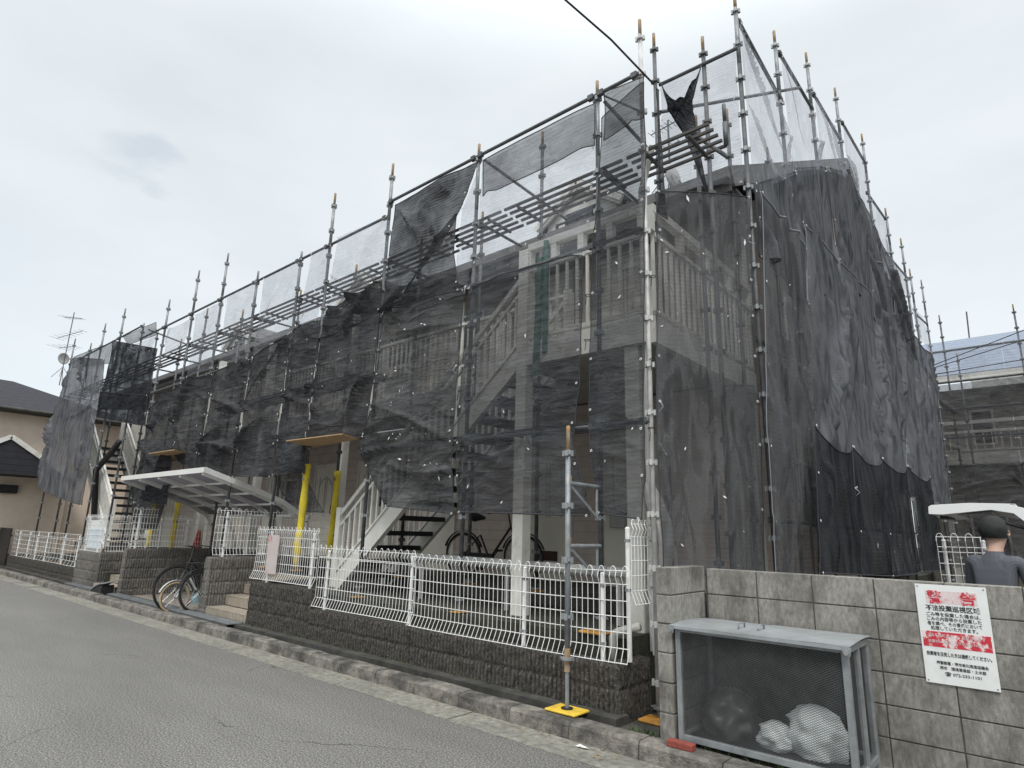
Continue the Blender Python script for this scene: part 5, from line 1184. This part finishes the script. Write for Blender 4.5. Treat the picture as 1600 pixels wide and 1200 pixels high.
b = MB(); b.tube([(HX+.06, 6.2, 5.0), (HX+.06, 6.2, .1)], .04, 8); b.build('downpipe', M_STUCCO, t)
pa = PX(95, 590, -27.5)
antenna('tv_antenna', 'tall spidery television antenna on the beige house roof', (pa.x, pa.y, pa.z), 2.6, [(2.45, 1.0, 6, .5, -.15), (1.6, 1.3, 7, .6, .2), (1.2, .9, 5, .9, .0)], (.75, .22), .4)
# dark slat fence and post at the far left
t = thing('slat_fence', 'black slatted fence at the far left end of the kerb', 'fence')
b = MB()
for k in range(24): b.box(-26.1+k*.07, -26.1+k*.07+.045, 4.6, 4.63, .1, 1.25)
b.box(-26.1, -24.45, 4.62, 4.66, .3, .36); b.box(-26.1, -24.45, 4.62, 4.66, 1.0, 1.06); b.build('slat', M_BLACK, t)
tag(MB().tube([(-24.9,4.42,.1),(-24.9,4.42,.75)], .03, 8).build('short_post', M_GALV), 'short grey post by the kerb at the far left', 'post')

# ------------------------------------------------------------------ van with raised tailgate and person behind the block wall
t = thing('van', 'white van cut by the right picture edge with its tailgate raised', 'van')
yv0, yv1 = 6.7, 8.1
q = PY(1450, 797, yv0)
xt, zt_ = q.x, q.z
xh = -.13; zh = 1.82
P_ = [(xt, zt_-.035), (xt+.005, zt_+.03), (xt+.03, zt_+.045), (xt+.30, zt_+.06), (xt+.62, zh+.045), (xh-.12, zh+.04), (xh, zh+.0), (xh+.03, zh-.10), (xh-.03, zh-.11), (xh-.10, zh-.035), (xt+.45, zt_-.0), (xt+.10, zt_-.04)]
b = MB(); b.slab([(x, yv0, z) for x, z in P_], yv1-yv0, (0,1,0)); o = b.build('tailgate', M_CARW, t, bevel=.012)
MB().box(xt+.16, xh-.25, yv0+.12, yv1-.12, zt_-.030, zt_-.004).build('rear_glass', M_GLASS, o)
MB().box(xt+.03, xt+.10, yv0+.45, yv1-.45, zt_-.06, zt_-.036).build('handle', M_BLACK, o)
b = MB(); b.tube([(xt+.42, yv0+.06, zt_-.06), (xh+.08, yv0+.05, 1.62)], .014, 8); b.build('gas_strut', M_BLACK, t)
# body: lofted side profile
sp = [(-.02,.35),(-.05,.55),(-.05,1.0),(0.02,1.45),(.08,1.76),(.30,1.86),(2.2,1.85),(2.6,1.72),(3.05,1.25),(3.30,1.05),(3.36,.6),(3.30,.32)]
b = MB(); vs = []; secs = [(yv0,.0,.0),(yv0+.03,.0,.0),(yv1-.03,.0,.0),(yv1,.0,.0)]
m_ = len(sp)
for si, (y, _, _) in enumerate(secs):
    ins = .03 if si in (0, 3) else 0
    for (x, z) in sp: vs.append((x+(ins if x < 1.6 else -ins), y+(0 if z < 1.1 else (.09 if y < 7.4 else -.09)*(z-1.1)), z-ins*(1 if z > 1 else -1)))
fs = [(a*m_+i, a*m_+(i+1)%m_, (a+1)*m_+(i+1)%m_, (a+1)*m_+i) for a in range(3) for i in range(m_)]
fs.append(tuple(range(m_-1,-1,-1))); fs.append(tuple(3*m_+i for i in range(m_)))
b.add(vs, fs); b.build('body', M_CARW, t)
MB().box(-.062, -.03, yv0+.12, yv1-.12, .62, 1.66).build('load_space_shade', M_BLACK, t)  # flat black panel painted as the shaded opening of a closed body
for (x0_, x1_) in ((.4, 1.3), (1.4, 2.3)): MB().slab([(x0_, yv0-.004, 1.2), (x1_, yv0-.004, 1.2), (x1_-.06, yv0+.045, 1.7), (x0_+.04, yv0+.045, 1.7)], .01, (0,-1,0)).build('side_window', M_GLASS, t)
for x in (.55, 2.75):
    for y in (yv0+.02, yv1-.02):
        w_ = MB(); w_.ring((x, y, .28), (0,1,0), .2, .085, 24, 8); wo = w_.build('wheel', M_RUBB, t, smooth=True); MB().tube([(x, y-.05, .28), (x, y+.05, .28)], .15, 16).build('rim', M_CHROM, wo)
MB().box(-.07, -.045, yv0+.02, yv0+.10, .95, 1.3).build('tail_light', M_RED, t); MB().box(-.07, -.045, yv1-.10, yv1-.02, .95, 1.3).build('tail_light', M_RED, t)
MB().box(-.12, 0, yv0+.03, yv1-.03, .32, .55).build('bumper', M_CARW, t, bevel=.03)

# person: continuous skinned body, turned toward the van
def person(label, loc, rz):
    me = bpy.data.meshes.new('person'); S = {}
    J = {'pelvis':((0,0,.95),.135), 'belly':((0,.0,1.08),.125), 'chest':((0,.03,1.28),.145), 'neck0':((0,.05,1.44),.07), 'neck':((0,.07,1.50),.052),
         'head0':((0,.10,1.57),.078), 'head1':((0,.105,1.64),.088), 'head2':((0,.10,1.70),.060)}
    E_ = [('pelvis','belly'),('belly','chest'),('chest','neck0'),('neck0','neck'),('neck','head0'),('head0','head1'),('head1','head2')]
    for s_, n_ in ((-1,'l'),(1,'r')):
        J['sh'+n_] = ((s_*.17,.04,1.41),.065); J['el'+n_] = ((s_*.22,.10,1.14),.045); J['wr'+n_] = ((s_*.17,.34,1.08),.031); J['pa'+n_] = ((s_*.16,.41,1.085),.034)
        J['hip'+n_] = ((s_*.09,0,.88),.10); J['kn'+n_] = ((s_*.10,.03,.48),.062); J['an'+n_] = ((s_*.10,-.01,.09),.042); J['to'+n_] = ((s_*.11,.15,.04),.035)
        E_ += [('chest','sh'+n_),('sh'+n_,'el'+n_),('el'+n_,'wr'+n_),('wr'+n_,'pa'+n_),('pelvis','hip'+n_),('hip'+n_,'kn'+n_),('kn'+n_,'an'+n_),('an'+n_,'to'+n_)]
        for f_i, (dx_, ln) in enumerate(((-.028,.075),(-.01,.085),(.01,.08),(.027,.065))):
            a_ = 'f%d%s' % (f_i, n_); J[a_+'a'] = ((s_*.16+dx_,.44,1.085),.009); J[a_+'b'] = ((s_*.16+dx_,.44+ln*.55,1.075),.0085); J[a_+'c'] = ((s_*.16+dx_,.44+ln*.85,1.05),.008)
            E_ += [('pa'+n_,a_+'a'),(a_+'a',a_+'b'),(a_+'b',a_+'c')]
        J['th'+n_] = ((s_*.16-s_*.05,.42,1.07),.010); J['ti'+n_] = ((s_*.16-s_*.06,.46,1.06),.009); E_ += [('wr'+n_,'th'+n_),('th'+n_,'ti'+n_)]
    K = list(J); me.from_pydata([J[k][0] for k in K], [(K.index(a), K.index(b_)) for a, b_ in E_], [])
    o = bpy.data.objects.new('person', me); col.objects.link(o); m_ = o.modifiers.new('skin', 'SKIN'); sb = o.modifiers.new('sub', 'SUBSURF'); sb.levels = sb.render_levels = 2
    for i, k in enumerate(K): me.skin_vertices[0].data[i].radius = (J[k][1], J[k][1]*(.8 if k in ('chest','belly') else 1)); me.skin_vertices[0].data[i].use_root = (k == 'pelvis')
    mt = bpy.data.materials.new('jacket_and_skin'); mt.use_nodes = True; n = mt.node_tree.nodes; l = mt.node_tree.links; bb = n['Principled BSDF']
    tc_ = n.new('ShaderNodeTexCoord'); sp_ = n.new('ShaderNodeSeparateXYZ'); l.new(tc_.outputs['Object'], sp_.inputs[0])
    def step(src, v): g_ = n.new('ShaderNodeMath'); g_.operation = 'GREATER_THAN'; g_.inputs[1].default_value = v; l.new(src, g_.inputs[0]); return g_
    def mixc(f, a, c_):
        x_ = n.new('ShaderNodeMix'); x_.data_type = 'RGBA'; l.new(f.outputs[0], x_.inputs[0])
        if isinstance(a, tuple): x_.inputs[6].default_value = a
        else: l.new(a, x_.inputs[6])
        if isinstance(c_, tuple): x_.inputs[7].default_value = c_
        else: l.new(c_, x_.inputs[7])
        return x_.outputs[2]
    c0 = mixc(step(sp_.outputs[2], .93), (.018,.018,.022,1), (.09,.095,.11,1)); c1 = mixc(step(sp_.outputs[2], 1.475), c0, (.50,.33,.25,1)); c2 = mixc(step(sp_.outputs[1], .36), c1, (.50,.33,.25,1))
    l.new(c2, bb.inputs['Base Color']); bb.inputs['Roughness'].default_value = .8
    me.materials.append(mt); o.location = loc; o.rotation_euler = (0,0,rz)
    h = MB(); vs = []; n1, n2 = 20, 10
    for j in range(n2+1):
        v = math.pi*.70*j/n2
        for i in range(n1):
            u = 2*math.pi*i/n1; r_ = .110*(1+.10*noise.noise(Vector((math.cos(u)*9, math.sin(u)*9, v*9)))+.05*noise.noise(Vector((math.cos(u)*3, math.sin(u)*3, v*4)))); fr_ = .0 if math.sin(u) < .3 else .03*(v > 1)
            vs.append((math.sin(v)*math.cos(u)*r_*.92, .085+math.sin(v)*math.sin(u)*r_*1.05-fr_, 1.645+math.cos(v)*r_*1.05))
    h.add(vs, [(j*n1+i, j*n1+(i+1)%n1, (j+1)*n1+(i+1)%n1, (j+1)*n1+i) for j in range(n2) for i in range(n1)]); h.build('hair', M_RUBB, o, smooth=True)
    f_ = MB(); f_.tube([(0,.185,1.63), (0,.205,1.60), (0,.19,1.59)], [.008,.013,.008], 8); f_.build('nose', pm('skin', (.50,.33,.25), (.46,.30,.22), 5, .6), o, smooth=True)
    f_ = MB()
    for s_ in (-1,1): f_.tube([(s_*.032,.176,1.645), (s_*.032,.187,1.645)], [.011,.006], 8)
    f_.build('eye', M_RUBB, o)
    f_ = MB(); f_.tube([(-.024,.182,1.565), (0,.19,1.563), (.024,.182,1.565)], .005, 6); f_.build('mouth', pm('lips', (.35,.14,.12), (.3,.12,.1), 5, .6), o)
    f_ = MB()
    for s_ in (-1,1): f_.ring((s_*.092,.10,1.62), (1,0,0), .018, .007, 10, 5)
    f_.build('ear', MATS['skin'], o)
    return tag(o, label, 'person')
person('person with dark hair in a grey jacket standing under the raised tailgate', (-.40, 6.42, .0), -.35)
wire_fence('small white mesh fence panel standing in the parking yard left of the person', (-1.02, 8.6), (-.55, 8.6), .95, 1.62, (0,-1), [.06, .42], postz=.3, pitch=.06)
o = MB(); ribbed(o, (-1.05, 8.7), (-.5, 8.7), 0, .9, (0,-1)); o.box(-1.04, -.5, 8.72, 8.85, 0, .9); tag(o.build('low_block_wall', M_SPLITG), 'small block footing under the white fence panel in the parking yard', 'wall')
# litter
tag(MB().add([(-2.87,4.10,.012),(-2.78,4.09,.02),(-2.76,4.12,.014),(-2.85,4.135,.022)], [(0,1,2,3)]).build('paper_scrap', M_SIGNW), 'small white paper scrap lying in the gutter', 'litter')
